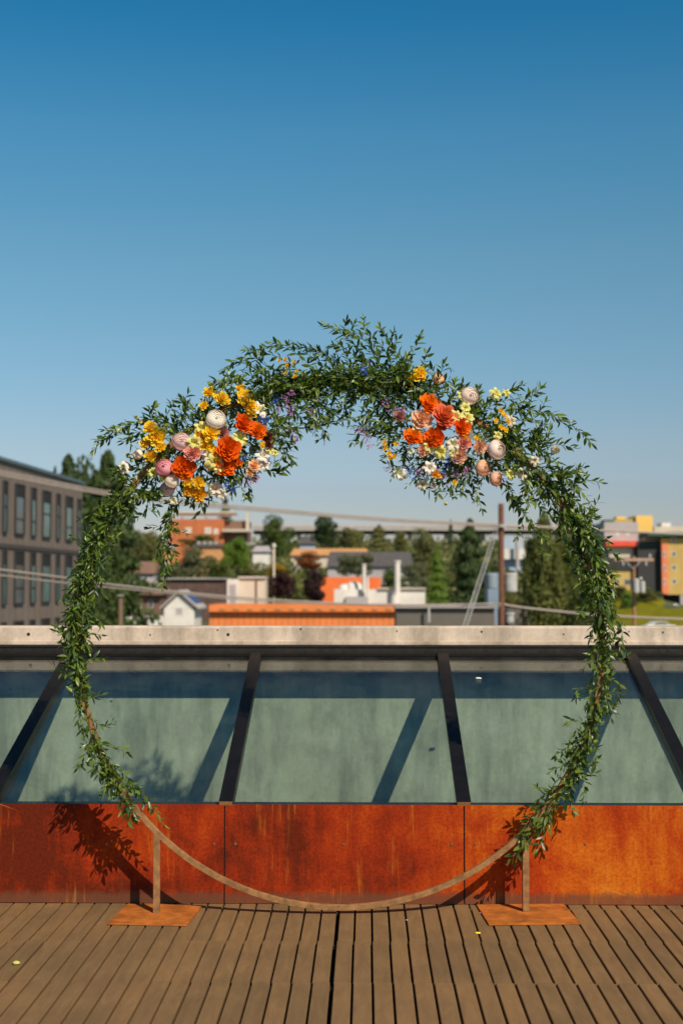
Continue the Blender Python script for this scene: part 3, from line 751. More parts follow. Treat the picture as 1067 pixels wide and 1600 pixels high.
CN = {'orange': 'bright orange', 'red': 'red orange', 'coral': 'coral orange', 'coralpink': 'coral pink', 'peach': 'peach', 'dusty': 'dusty peach', 'mauve': 'mauve', 'maroon': 'dark maroon', 'yellow': 'golden yellow', 'gold': 'deep gold', 'lemon': 'pale lemon', 'cream': 'cream', 'white': 'blush white', 'blush': 'blush', 'pink': 'soft pink', 'hot': 'rose pink', 'green': 'pale green', 'blue': 'deep blue', 'purple': 'lilac'}
NM = {'rose': 'rose', 'ruf': 'ruffled_bloom', 'ran': 'ranunculus', 'lis': 'lisianthus', 'bud': 'flower_bud', 'ball': 'button_flower', 'flo': 'floret_cluster'}
mcache = {}
def bloom(kind, col, px, py, dia, parent, lift, face=None):
    c0 = (330, 695) if parent is fa_l else (700, 682)
    dd = min(1, math.hypot(px-c0[0], (py-c0[1])*1.4)/130)
    off = lift if lift is not None else .14-.09*dd*dd
    off += random.uniform(-.01, .012)
    p = rp(px, py, off)
    r_ = dia/2/346*{'lis': 1.04, 'ruf': 1.14, 'ran': 1.0, 'bud': 1.0}.get(kind, 1.08)
    vi = random.randrange(len(G[kind])); key = (kind, col, vi)
    if key not in mcache:
        me = G[kind][vi].copy(); me.materials.append(PC[col]); mcache[key] = me
    o = bpy.data.objects.new(NM[kind], mcache[key]); COL.objects.link(o)
    out = Vector(((px-c0[0])/130, 0, -(py-c0[1])/110))
    f = nrm*1.0+out*.45+Vector((.18, 0, .22))+rv(.14)
    if face: f = Vector(face)
    f = f.normalized()
    q = f.to_track_quat('Z', 'Y').to_matrix().to_4x4() @ Matrix.Rotation(random.uniform(0, 6.28), 4, 'Z')
    s = r_*{'rose': 1.0, 'ruf': 1.0, 'ran': 1.0, 'lis': 1.1, 'bud': 1.15, 'ball': 1.05, 'flo': 1.25}[kind]
    o.parent = parent; W_ = Matrix.Translation(p) @ q @ Matrix.Diagonal((s, s*random.uniform(.93, 1.05), s*.92, 1))
    o.matrix_local = wm(parent).inverted() @ W_
    o['label'] = CN[col]+' '+NM[kind].replace('_', ' ')
    if kind in ('ran', 'ruf', 'lis', 'rose') and dia > 12:      # a stem that runs back into the greenery
        back = p-f*r_*.5; e = rp(c0[0]+(px-c0[0])*.72, c0[1]+(py-c0[1])*.72, -.02)
        mb = MB(); mb.tube(spline([back, back.lerp(e, .5)-nrm*.01, e], 6), .0022, 5, cap=False); mb.build('flower_stem', M['stem'], o)
Lf = [('ruf','yellow',327,613,19),('ruf','yellow',347,623,23),('ruf','yellow',319,634,13),('ruf','yellow',376,607,15),('ruf','yellow',384,622,27),('ruf','yellow',391,634,22),('ruf','yellow',393,646,15),
 ('lis','blush',405,640,24),('ran','white',337,656,32),('rose','red',382,661,29),('rose','orange',402,673,27),('rose','mauve',348,676,20),('ruf','yellow',330,677,24),('lis','lemon',314,668,18),
 ('ruf','gold',312,684,19),('ruf','yellow',323,697,21),('ran','pink',284,691,30),('lis','lemon',304,691,20),('rose','coralpink',301,707,26),('lis','lemon',375,684,22),('rose','red',357,701,37),
 ('rose','red',353,727,32),('rose','red',288,730,35),('ran','hot',257,731,27),('ruf','yellow',339,708,17),('lis','cream',326,712,17),('lis','lemon',337,722,25),('lis','lemon',343,731,17),('bud','cream',322,729,12),
 ('ruf','yellow',235,668,20),('ruf','yellow',244,682,28),('ruf','yellow',228,693,17),('ruf','yellow',251,699,16),('ruf','yellow',236,712,19),('bud','blush',217,710,22),('lis','blush',193,731,17),('bud','green',194,747,11),
 ('bud','green',201,712,11),('bud','lemon',214,653,9),('bud','lemon',220,660,10),('bud','green',206,720,8),('ran','blush',269,752,22),('ran','pink',262,765,24),('lis','lemon',239,738,15),('lis','lemon',258,746,16),
 ('ruf','yellow',293,753,15),('ruf','yellow',310,754,18),('ruf','gold',311,771,22),('ruf','gold',294,767,16),('lis','blush',337,764,22),('lis','cream',346,772,16),('ruf','orange',374,723,12),('rose','peach',398,727,19),
 ('rose','peach',391,738,14),('lis','white',411,712,20),('lis','white',414,726,17),('ball','yellow',410,695,12),('lis','lemon',422,703,12),('lis','lemon',430,708,10),('ball','lemon',451,716,6),('rose','maroon',418,683,19),
 ('ruf','maroon',420,695,12),('lis','cream',271,782,13),('ran','cream',276,738,13),('bud','lemon',352,663,9),
 ('flo','blue',434,621,14),('flo','blue',415,655,13),('flo','blue',408,657,10),('flo','blue',353,758,12),('flo','blue',364,764,12),('flo','blue',374,759,10),('flo','blue',416,704,10),('flo','blue',418,718,11),('flo','blue',382,715,10),
 ('flo','purple',386,748,12),('flo','purple',399,745,14),('flo','purple',454,672,13),('flo','purple',461,685,12),('flo','purple',392,752,10)]
Rf = [('ruf','yellow',641,589,17),('ruf','yellow',654,584,22),('ruf','yellow',659,589,14),('ruf','gold',640,599,10),('ran','peach',684,592,20),('rose','orange',671,630,30),('rose','peach',659,655,30),('rose','coral',695,649,36),
 ('rose','red',723,667,28),('ran','blush',733,619,29),('lis','lemon',722,618,17),('lis','lemon',712,651,20),('lis','lemon',730,653,21),('lis','lemon',727,637,15),('rose','orange',646,682,29),('lis','lemon',648,677,18),
 ('rose','red',678,684,30),('lis','lemon',671,695,21),('lis','lemon',688,707,19),('rose','dusty',661,704,19),('lis','cream',709,694,21),('lis','lemon',709,708,15),('rose','coralpink',726,692,21),('rose','dusty',717,713,23),
 ('ruf','yellow',727,683,13),('ball','yellow',744,685,9),('rose','dusty',750,698,22),('ran','blush',775,703,31),('ran','peach',754,731,27),('ran','dusty',774,748,23),('lis','lemon',797,741,17),('lis','cream',817,741,19),('lis','cream',835,720,15),
 ('lis','lemon',775,615,18),('lis','lemon',791,613,12),('ball','yellow',782,642,10),('ball','yellow',788,649,10),('ball','yellow',793,658,9),('ball','yellow',774,658,9),('ball','yellow',782,668,9),('ball','yellow',789,671,10),('lis','lemon',778,680,13),
 ('lis','cream',799,658,16),('bud','cream',866,703,20),('ball','yellow',601,692,9),('ball','yellow',602,700,9),('ball','yellow',608,708,9),('ball','yellow',616,713,9),('ball','yellow',619,694,8),('ball','gold',610,716,8),
 ('rose','mauve',624,650,18),('lis','white',624,740,20),('lis','white',671,731,19),('lis','cream',660,757,17),('bud','blush',676,757,17),('ruf','gold',681,740,15),('ruf','yellow',710,754,8),('bud','white',735,676,9),('bud','lemon',696,787,8),
 ('ruf','coral',690,667,16),('lis','cream',641,705,10),
 ('flo','blue',581,665,14),('flo','blue',643,740,13),('flo','blue',699,727,10),('flo','blue',707,715,13),('flo','blue',640,734,9),('flo','purple',561,672,13),('flo','purple',578,695,12),('flo','purple',571,682,12),
 ('flo','purple',603,633,12),('flo','purple',626,641,14),('flo','purple',655,737,12),('flo','purple',710,740,12),('flo','purple',726,734,12),('flo','purple',606,733,10),('flo','purple',690,745,11),('flo','blue',690,738,9)]
Tf = [('ball','yellow',437,563,8),('ball','yellow',446,562,9),('ball','yellow',460,566,9),('ball','yellow',449,571,9),('ball','yellow',447,583,8),('ball','yellow',461,588,9),('ball','yellow',464,580,7),
 ('flo','purple',447,622,12),('flo','purple',450,634,12),('flo','purple',455,643,13),('flo','purple',458,613,10),('flo','purple',485,641,9),('flo','purple',437,640,10),('flo','blue',572,580,11),('flo','blue',566,576,8),('flo','blue',427,628,9)]
for k_, c_, x, y, d in Lf: bloom(k_, c_, x, y, d, fa_l, None)
for k_, c_, x, y, d in Rf: bloom(k_, c_, x, y, d, fa_r, None)
for k_, c_, x, y, d in Tf: bloom(k_, c_, x, y, d, gl_t, .09)

# ================================================================== small things on the deck and glass
def scrap(name, px, py, z, s, col, label, cat, wh=(1, .7, .5), off=None):
    p = off or onz(px, py, z); mb = MB(); random.seed(int(px*7+py))
    prof = []
    n = 10
    for r_, zz in ((.15, 0), (.8, .12), (1, .4), (.75, .8), (.2, 1)):
        for j in range(n):
            a = 6.283*j/n; q = r_*(1+random.uniform(-.14, .14))
            mb.v.append((p.x+s*wh[0]*q*math.cos(a), p.y+s*wh[1]*q*math.sin(a), p.z+s*wh[2]*zz))
    for k in range(4):
        for j in range(n): mb.f.append((k*n+j, k*n+(j+1) % n, (k+1)*n+(j+1) % n, (k+1)*n+j)); mb.sm.append(True)
    mb.f.append(tuple(range(n-1, -1, -1))); mb.f.append(tuple(4*n+j for j in range(n))); mb.sm += [True]*2
    tag(mb.build(name, simple(name+' surface', col, .6, .15, 60)), label, cat)
scrap('fallen_bud', 26, 1507, .001, .016, (.50, .48, .10), 'round yellow green bud lying on the deck at the far left', 'flower bud', (1, .8, .9))
scrap('fallen_petal', 746, 1459, .001, .014, (.90, .58, .02), 'curled golden yellow petal on the deck below the right foot', 'petal', (1, .5, .55))
scrap('fallen_petal', 635.5, 1438, .001, .007, (.60, .25, .50), 'tiny lilac petal on the deck right of the ring bottom', 'petal')
scrap('fallen_petal', 750.5, 1427, .001, .007, (.70, .35, .55), 'small pink petal beside the left edge of the right base plate', 'petal')
scrap('fallen_petal', 977, 1413.5, .001, .006, (.75, .7, .6), 'small white petal on the deck in front of the right panel', 'petal')
pp = Vector(gp(0, SLEN*.80, 0)); dd = ray(748, 1061); tt = None
nG = Vector((0, -sn, cs)); P0 = Vector(gp(0, 0, 0)); q = onplane(747, 1061, P0, nG)
scrap('white_feather', 0, 0, 0, .020, (.80, .76, .70), 'small white feather lying on the upper glass of the skylight', 'feather', (1, .5, .45), off=q+Vector((0, 0, .001)))

# ================================================================== terrain
def lerpt(tab, v):
    if v <= tab[0][0]: return tab[0][1]
    for (a, b), (c, d) in zip(tab[:-1], tab[1:]):
        if v <= c: return b+(d-b)*(v-a)/(c-a)
    return tab[-1][1]
TT = [(0, -9.5), (100, -9), (150, -7), (180, -5.2), (200, -4.4), (280, -.5), (320, 1.2), (450, 8), (600, 15), (800, 20), (1200, 24), (2500, 30)]
def sst(t): t = max(0, min(1, t)); return t*t*(3-2*t)
def terr(x, y): return lerpt(TT, y)-3.4*sst((x/max(y, 1)-.197)/.018)*sst((y-225)/45)*sst((420-y)/100)+.5*noise.noise((x*.02, y*.02, 1))*(1 if y > 120 else 0)
def grid(name, xs, ys, zf, m):
    mb = MB()
    for y in ys:
        for x in xs: mb.v.append((x*(1+max(0, y-100)/300), y, zf(x*(1+max(0, y-100)/300), y)))
    n = len(xs)
    for j in range(len(ys)-1):
        for i in range(n-1): a = j*n+i; mb.f.append((a, a+1, a+n+1, a+n)); mb.sm.append(True)
    return tag(mb.build(name, m), kind='structure')
gm, nt_, bs_ = newmat('hillside ground')
rg = ramp(nt_, [(.35, (.045, .055, .02)), (.5, (.09, .10, .035)), (.6, (.16, .13, .08)), (.7, (.06, .09, .025))], nz(nt_, texco(nt_), .05, 8, .7))
nt_.links.new(rg.outputs[0], bs_.inputs['Base Color']); bs_.inputs['Roughness'].default_value = .95
ys = [-60, 0, 9.2, 40, 80, 100, 120, 150, 165, 180, 190, 200, 220, 240, 260, 280, 300, 320, 360, 400, 450, 500, 550, 600, 700, 800, 1000, 1200, 1800, 2500, 5000]
grid('hillside', [-400+8*i for i in range(101)], ys, terr, gm)
lm, nt_, bs_ = newmat('lawn')
rg = ramp(nt_, [(.3, (.085, .095, .006)), (.55, (.20, .175, .008)), (.75, (.29, .22, .02))], nz(nt_, texco(nt_), .35, 8, .7))
nt_.links.new(rg.outputs[0], bs_.inputs['Base Color']); bs_.inputs['Roughness'].default_value = .95; bs_.inputs['Specular IOR Level'].default_value = .05
mb = MB(); nn_ = 26; yy = [180+4*i for i in range(27)]
for y in yy:
    for i in range(nn_):
        x = at(938, 900, y).x+i*2.2; mb.v.append((x, y, terr(x, y)+.18+.35*math.sin(min(1, i/3)*1.57)+.3*noise.noise((x*.4, y*.25, 2))))
for j in range(len(yy)-1):
    for i in range(nn_-1): a = j*nn_+i; mb.f.append((a, a+1, a+nn_+1, a+nn_)); mb.sm.append(True)
tag(mb.build('lawn', lm), kind='structure')

# ================================================================== background buildings
def C(c, name=None, rough=.8, var=.12, scale=.4): return simple(name or 'paint', c, rough, var, scale)
m_white = C((.72, .66, .58), 'white stucco'); m_cream = C((.60, .50, .38), 'cream render'); m_dark = C((.035, .033, .032), 'dark cladding')
m_ora = C((.78, .22, .055), 'orange siding'); m_ora2 = C((.50, .14, .045), 'burnt orange wall'); m_bright = C((.80, .16, .03), 'bright orange wall')
m_tan = C((.55, .27, .10), 'tan wall'); m_brown = C((.17, .09, .06), 'brown wall'); m_roofd = C((.09, .08, .075), 'dark shingle roof', var=.3, scale=1.5)
m_roofb = C((.22, .12, .08), 'brown roof'); m_grey = C((.13, .11, .09), 'grey wall'); m_lgrey = C((.42, .37, .36), 'light grey cladding')
m_yel = C((.50, .34, .10), 'ochre render'); m_yel2 = C((.85, .50, .12), 'amber render'); m_salm = C((.72, .20, .09), 'salmon render'); m_red = C((.75, .085, .04), 'red canopy')
m_teal = simple('teal window glass', (.06, .13, .14), .12, .3, 1); m_pane = simple('window glass', (.10, .11, .11), .1, .3, 1); m_solar = simple('solar panel', (.03, .10, .30), .2, .2, 3)
m_teal2 = simple('pale window glass', (.12, .20, .19), .15, .3, 1); m_fr = C((.5, .46, .42), 'window frame'); m_green = C((.04, .11, .08), 'green roof edge'); m_taupe = C((.200, .150, .118), 'taupe panel cladding', .65, .10, .8)
m_conc = C((.40, .36, .32), 'viaduct concrete'); m_steel = simple('galvanised steel', (.45, .43, .40), .45, .15, 3); m_wood = simple('pole wood', (.17, .065, .03), .8, .3, 6)
m_cable = simple('cable', (.38, .31, .26), .6, .1, 3); m_fence = C((.10, .055, .04), 'fence boards', var=.35, scale=1.2)
def X(px, Y): return at(px, 900, Y).x
def Z(py, Y): return at(533, py, Y).z
def windowp(parent, x0, x1, z0, z1, yf, fm=None, pm=None, fr=.08):
    mb = MB(); mb.box(x0, x1, yf-.05, yf-.002, z0, z0+fr); mb.box(x0, x1, yf-.05, yf-.002, z1-fr, z1)
    mb.box(x0, x0+fr, yf-.05, yf-.002, z0+fr, z1-fr); mb.box(x1-fr, x1, yf-.05, yf-.002, z0+fr, z1-fr)
    o = mb.build('window', fm or m_fr, parent)
    m2 = MB(); m2.box(x0+fr, x1-fr, yf-.02, yf-.002, z0+fr, z1-fr); m2.build('pane', pm or m_pane, o)
    return o
def bldg(name, label, cat, px0, px1, pyt, Y, depth, wall, group=None, base=None):
    x0, x1 = X(px0, Y), X(px1, Y); zt_ = Z(pyt, Y); zb_ = base if base is not None else terr((x0+x1)/2, Y)-1.2
    t = thing(name, ((x0+x1)/2, Y, zb_), label, cat, group)
    mb = MB(); mb.box(x0, x1, Y, Y+depth, zb_, zt_); mb.build('wall', wall, t)
    return t, x0, x1, zt_
def box_part(t, nm, m, px0, px1, py0, py1, Y0, Y1, Yr=None):
    Yr = Yr or Y0; mb = MB(); mb.box(X(px0, Yr), X(px1, Yr), Y0, Y1, Z(py1, Yr), Z(py0, Yr)); return mb.build(nm, m, t)

# grey office block on the left, its long face running away from us
P0 = at(0, 900, 62); P1 = at(128, 900, 77); sdir = (P0-P1); sdir.z = 0; LEN = sdir.length; sdir.normalize(); ndir = Vector((-sdir.y, sdir.x, 0))
if ndir.x < 0: ndir = -ndir
ob = thing('office_building', (P1.x, P1.y, -9.5), 'grey brown office block with tall narrow windows at the left edge', 'office building')
def facepx(px): # distance along the face from the far corner
    q = onplane(px, 900, Vector((P1.x, P1.y, 0)), ndir); return (q-P1).dot(sdir)
def fbox(mb, s0, s1, d0, d1, z0, z1):
    i = len(mb.v)
    for z in (z0, z1):
        for s, d in ((s0, d0), (s1, d0), (s1, d1), (s0, d1)):
            v = P1+sdir*s+ndir*d; mb.v.append((v.x, v.y, z))
    mb.f += [(i,i+1,i+2,i+3),(i+4,i+7,i+6,i+5),(i,i+4,i+5,i+1),(i+1,i+5,i+6,i+2),(i+2,i+6,i+7,i+3),(i+3,i+7,i+4,i)]; mb.sm += [False]*6
ZR = 6.88; S1 = LEN+14
mb = MB(); fbox(mb, 0, S1, 0, -16, -9.5, ZR); mb.build('wall', m_taupe, ob)
mb = MB(); fbox(mb, -.15, S1, .12, -.3, ZR+.003, ZR+.16); mb.build('roof', C((.09, .14, .16), 'blue grey coping'), ob)
mb = MB(); fbox(mb, -.05, S1, .07, .003, 3.08, 3.26); mb.build('floor_band', C((.07, .055, .05), 'shadow gap trim'), ob)
mb = MB()
s = .9
while s < S1: fbox(mb, s, s+.03, .012, .002, -6, 3.07); fbox(mb, s, s+.03, .012, .002, 3.27, ZR-.05); s += 1.05
mb.build('panel_joint', C((.10, .08, .07), 'joint'), ob)
cols = [(2.6, 9), (21.5, 36), (47, 54), (64.5, 77), (86.5, 92), (101, 111.5), (119.5, 124.5), (-26, -8), (-50, -42)]
for a, b in cols:
    s1, s0 = facepx(a), facepx(b)
    for z0, z1 in ((3.72, 6.05), (.55, 2.98), (-2.6, -.2)):
        mb = MB(); f = .07
        fbox(mb, s0, s1, .10, .013, z0, z0+f); fbox(mb, s0, s1, .10, .013, z1-f, z1); fbox(mb, s0, s0+f, .10, .013, z0+f, z1-f); fbox(mb, s1-f, s1, .10, .013, z0+f, z1-f)
        wdw = mb.build('window', C((.03, .028, .028), 'black frame') if 'bf' not in M else M['bf'], ob); M['bf'] = wdw.data.materials[0]
        mb = MB(); fbox(mb, s0+f, s1-f, .05, .013, z0+f, z1-(z1-z0)*.26); mb.build('pane', (m_teal, m_pane, m_teal2)[int(a*7+z0) % 3], wdw)
        mb = MB(); zm = z0+(z1-z0)*(.30 if int(a) % 2 else .5); fbox(mb, s0+f+.002, s1-f-.002, .085, .055, zm, zm+.05); mb.build('transom', M['bf'], wdw)
        mb = MB(); fbox(mb, s0+f, s1-f, .065, .013, z1-(z1-z0)*.26+.003, z1-f); mb.build('blind', M['frame2'], wdw)

# orange warehouse
t, x0, x1, z1 = bldg('warehouse', 'long low orange warehouse just beyond the parapet, left of centre', 'warehouse', 328, 618, 956, 140, 9, m_ora)
box_part(t, 'roof', m_ora, 328, 628, 945, 955.7, 139.4, 149.5, 140)
box_part(t, 'eave_trim', m_ora2, 328, 628, 955.8, 957.5, 139.8, 139.96, 140)
for k in range(13): 
    xx = 345+k*21.5; box_part(t, 'roof_vent', m_tan, xx, xx+8, 950, 952.3, 139.3, 139.39, 140)
mb = MB(); xx = x0+.3
while xx < x1: mb.box(xx, xx+.05, 139.96, 139.995, Z(985, 140), Z(958, 140)); xx += .62
mb.build('siding_rib', m_ora2, t)
# rooftop blocks behind the warehouse
t, *_ = bldg('rooftop_unit', 'tall narrow white box on the roof behind the orange warehouse', 'roof unit', 355, 373, 905, 152, 2, m_white)
box_part(t, 'door', m_lgrey, 360, 369, 913, 945, 151.9, 151.98, 152)
t, *_ = bldg('rooftop_unit', 'cream stair tower beside the narrow white box, above the orange warehouse', 'roof unit', 373.5, 415, 903, 153, 3.5, m_cream)
box_part(t, 'downpipe', m_brown, 400, 402, 905, 945, 152.8, 152.98, 153)
box_part(t, 'roof', m_white, 372.6, 416, 901, 903, 152.7, 156.7, 153)
# white gabled house with a blue roof panel
Yh = 180
t, x0, x1, zz = bldg('gabled_house', 'small white gabled house with a blue panel on its roof', 'house', 257, 304, 951, Yh, 8, m_white)
mb = MB(); xa, xb, xc = X(251, Yh), X(281, Yh), X(312, Yh); ze, zp = Z(951, Yh), Z(925, Yh)
mb.prism([(xa+.5, ze+.02), (x1, ze+.02), (xb, zp-.25)], Yh+.01, Yh+.3); mb.build('gable', m_white, t)
mb = MB()
mb.prism([(xa, ze-.1), (xb, zp), (xc, ze-.1), (xc, ze+.15), (xb, zp+.28), (xa, ze+.15)], Yh-.5, Yh+8.4); rf = mb.build('roof', m_lgrey, t)
def rl(f): return xb+(xc-xb)*f, zp+.28+(ze+.15-zp-.28)*f
(qx0, qz0), (qx1, qz1) = rl(.25), rl(.8)
mb = MB(); i = 0
mb.v = [(qx0, Yh+.2, qz0+.03), (qx1, Yh+.2, qz1+.03), (qx1, Yh+7.5, qz1+.03), (qx0, Yh+7.5, qz0+.03), (qx0, Yh+.2, qz0+.13), (qx1, Yh+.2, qz1+.13), (qx1, Yh+7.5, qz1+.13), (qx0, Yh+7.5, qz0+.13)]
mb.f = [(3,2,1,0),(4,5,6,7),(0,1,5,4),(1,2,6,5),(2,3,7,6),(3,0,4,7)]; mb.sm = [False]*6
mb.build('solar_panel', m_solar, rf)
windowp(t, X(274, Yh), X(287, Yh), Z(962, Yh), Z(949, Yh), Yh, m_white, m_lgrey, .12)
# low white fence, brown boundary wall, brown houses
t, *_ = bldg('garden_wall', 'low white wall left of the small gabled house', 'wall', 196, 256, 962, 178, .4, m_white)
t, *_ = bldg('brown_shed', 'long brown slatted building behind the white gabled house', 'building', 255, 352, 905, 205, 6, m_fence)
box_part(t, 'roof', m_lgrey, 253, 354, 903, 905, 204.5, 212, 205)
t, *_ = bldg('brick_house', 'dark brick house with a flat grey roof left of the gabled house', 'house', 205, 252, 930, 190, 6, m_brown)
box_part(t, 'roof', m_roofb, 200, 256, 918, 929.5, 189, 197, 190)
windowp(t, X(214, 190), X(222, 190), Z(950, 190), Z(938, 190), 190); windowp(t, X(232, 190), X(240, 190), Z(950, 190), Z(938, 190), 190)
def house(label, px0, px1, py_e, py_r, Y, depth, wall, roof, win=(), nm='house', fr=.1, ov=2):
    t, x0, x1, zz = bldg(nm, label, 'house', px0, px1, py_e, Y, depth, wall)
    zr = Z(py_r, Y+depth/2); o = (X(px0+ov, Y)-X(px0, Y))
    mb = MB(); xa, xb = x0-o, x1+o; i = 0
    mb.v = [(xa, Y-.6, zz+.003), (xb, Y-.6, zz+.003), (xb, Y+depth+.6, zz+.003), (xa, Y+depth+.6, zz+.003), (xa+o*2, Y+depth/2, zr), (xb-o*2, Y+depth/2, zr)]
    mb.f = [(3, 2, 1, 0), (0, 1, 5, 4), (2, 3, 4, 5), (0, 4, 3), (1, 2, 5)]; mb.sm = [False]*5
    mb.build('roof', roof, t)
    for a, b, c, d in win: windowp(t, X(a, Y), X(b, Y), Z(d, Y), Z(c, Y), Y, m_white, m_pane, fr)
    return t
house('brown roofed house on the hillside right of the tall dark evergreen', 200, 241, 896, 877, 240, 10, m_lgrey, m_roofb, [(206, 213, 899, 906), (225, 232, 899, 906)])
house('wide dark roofed house half hidden by trees at centre', 512, 645, 885, 862, 262, 12, m_lgrey, m_roofd, [(600, 612, 889, 897), (622, 634, 889, 897), (530, 540, 889, 897)])
# hillside orange building with pale top deck
t, *_ = bldg('hillside_building', 'orange building high on the hillside at left with a pale balcony on top', 'building', 262, 350, 811, 420, 16, m_ora2)
box_part(t, 'wall', m_roofb, 350.5, 386, 813, 845, 422, 436, 420)
o = box_part(t, 'roof', m_cream, 275, 366, 799, 802, 419, 432, 420)
box_part(t, 'balcony_rail', C((.6, .33, .26), 'pale pink railing'), 277, 365, 802.3, 806.5, 419.5, 419.8, 420)
for k in range(5): box_part(t, 'column', m_white, 283+k*19, 284.5+k*19, 806.7, 810.8, 420.2, 420.9, 420)
box_part(t, 'canopy', m_cream, 348, 392, 827, 831, 418, 421.8, 420)
box_part(t, 'chimney', m_cream, 384, 389, 801, 826.7, 420, 421.5, 420)
for a in ((320, 330, 824, 834), (334, 341, 826, 834), (290, 299, 824, 833)): windowp(t, X(a[0], 420), X(a[1], 420), Z(a[3], 420), Z(a[2], 420), 420, m_white, m_cream, .3)
t, *_ = bldg('tan_building', 'flat tan orange building on the slope below the orange hillside building', 'building', 304, 352, 855, 340, 12, m_tan)
box_part(t, 'roof', m_roofd, 302, 354, 850, 854.7, 339.5, 353, 340)
for k in range(4): box_part(t, 'roof_vent', m_lgrey, 307+k*9, 312+k*9, 846, 849.8, 341, 343, 340)
t, *_ = bldg('tan_shed', 'small orange tan shed showing behind the hanging left sprig', 'shed', 256, 268, 857, 330, 5, m_tan)
box_part(t, 'roof', m_lgrey, 254, 272, 851, 856.7, 329.5, 336, 330)
# bright orange wall and white plant with chimneys
t, *_ = bldg('orange_building', 'flat bright orange building behind the white chimneys', 'building', 500, 595, 902, 190, 6, m_bright)
t, *_ = bldg('white_plant_building', 'white industrial roof building with tall white chimneys, right of centre', 'building', 522, 664, 921, 160, 7, m_white)
box_part(t, 'roof', m_cream, 590, 665, 918.5, 920.7, 159.7, 167.5, 160)
box_part(t, 'loading_bay', m_lgrey, 540, 575, 932, 944, 159.2, 159.9, 160)
mb = MB()
for cx_, w_, top_ in ((553, 14, 907), (538, 10, 916)):
    c = at(cx_, 925, 161.5); r_ = w_/2222*161; mb.lathe([(r_, 0), (r_*.95, .5*r_), (r_*.7, .85*r_), (r_*.15, 1.05*r_)], (c.x, c.y, Z(923, 161)), 12)
mb.build('roof_dome', m_white, t)
def pipe(t, nm, px, py0, py1, wpx, Y, m, cap=True):
    c = at(px, py1, Y); r_ = wpx/2/2222*Y; h = Z(py0, Y)-Z(py1, Y); mb = MB()
    mb.lathe([(r_, 0), (r_, h-.6*r_), (r_*1.25, h-.55*r_), (r_*1.25, h)] if cap else [(r_, 0), (r_*.8, h)], (X(px, Y), Y, Z(py1, Y)), 14)
    return mb.build(nm, m, t)
pipe(t, 'chimney', 568.5, 881, 925, 6, 159.3, m_white); pipe(t, 'chimney', 574, 902, 930, 4, 159.2, m_white); pipe(t, 'chimney', 620.5, 876, 946, 9, 158.8, m_white)
pipe(t, 'chimney_foot', 617, 930, 946, 16, 158.6, m_white, False)
t, *_ = bldg('grey_shed', 'long low dark grey shed beyond the parapet, between warehouse and brown pole', 'shed', 619, 772, 950, 118, 9, m_grey)
box_part(t, 'roof', m_lgrey, 617, 774, 948, 949.7, 117.6, 127.4, 118)
pipe(t, 'vent_pipe', 669.5, 945, 972, 4, 117.2, m_steel)
t, x0, x1, zz = bldg('grey_shed', 'dark grey shed with a slanted end just right of the tall brown pole', 'shed', 792, 838, 953, 121, 9, m_grey)
mb = MB(); mb.prism([(x1, Z(953, 121)), (x1, Z(990, 121)), (X(852, 121), Z(990, 121))], 121.02, 129.9); mb.build('buttress', m_grey, t)
# small things among the trees
t, *_ = bldg('blue_house', 'pale blue grey house behind the big evergreen and the pole', 'house', 762, 782, 895, 150, 4, C((.20, .26, .33), 'blue grey siding'))
t, *_ = bldg('white_tank_building', 'pale blue and white building glimpsed right of the brown pole', 'building', 786, 818, 838, 300, 10, C((.36, .42, .50), 'pale blue siding'))
box_part(t, 'wall', m_white, 786, 822, 858, 874, 298.5, 299.8, 300)
pipe(t, 'chimney', 808, 838, 890, 6, 297, m_lgrey)
house('pale distant house between trees under the viaduct, left of centre', 468, 492, 850, 838, 420, 10, C((.33, .40, .50), 'bluish wall'), m_roofd, nm='house')
house('tan roofed house in the trees left of the dark roofed house', 455, 575, 868, 857, 330, 10, m_cream, m_tan, [(480, 490, 871, 878), (540, 550, 871, 878)])
house('cream house glimpsed between crowns left of the bright conifer', 395, 420, 862, 853, 330, 9, m_white, m_lgrey)
# right hand group
Ya = 300
t, *_ = bldg('grey_apartment_block', 'light grey block with two windows above a red canopy at right', 'apartment building', 944, 997, 816, Ya, 14, m_lgrey)
for a in ((961, 968), (978, 984)): windowp(t, X(a[0], Ya), X(a[1], Ya), Z(838, Ya), Z(828, Ya), Ya, m_fr, C((.55, .55, .42), 'curtained pane'), .14)
box_part(t, 'canopy', m_red, 944, 993, 846, 854, Ya-2.5, Ya-.01, Ya)
box_part(t, 'wall', m_dark, 944, 994, 872, 892, Ya-1.2, Ya-.3, Ya)
box_part(t, 'storefront', m_yel, 946, 988, 892.5, 925, Ya-1.0, Ya-.25, Ya)
box_part(t, 'storefront', m_cream, 950, 987, 855, 871.5, Ya-1.0, Ya-.25, Ya)
windowp(t, X(973, Ya), X(984, Ya), Z(914, Ya), Z(905, Ya), Ya-1.0); windowp(t, X(957, Ya), X(966, Ya), Z(914, Ya), Z(905, Ya), Ya-1.0)
t, *_ = bldg('amber_rooftop_building', 'amber and ochre stepped building rising behind the light grey block', 'building', 994, 1020, 806, 330, 10, m_yel2)
box_part(t, 'wall', m_yel, 961, 991.5, 811, 830, 331, 338, 330); box_part(t, 'roof', m_yel2, 966, 980, 807, 810.8, 332, 336, 330); box_part(t, 'parapet', m_green, 946, 960.8, 812, 817, 331, 337, 330)
t, *_ = bldg('dark_stair_tower', 'plain charcoal block between the red canopy and the ochre apartments', 'building', 996, 1032, 846, 297, 12, m_dark)
t, x0, x1, zz = bldg('ochre_apartment_building', 'ochre apartment block with a salmon stripe at the right edge', 'apartment building', 1033, 1100, 841, 296, 14, m_yel, base=Z(929, 296))
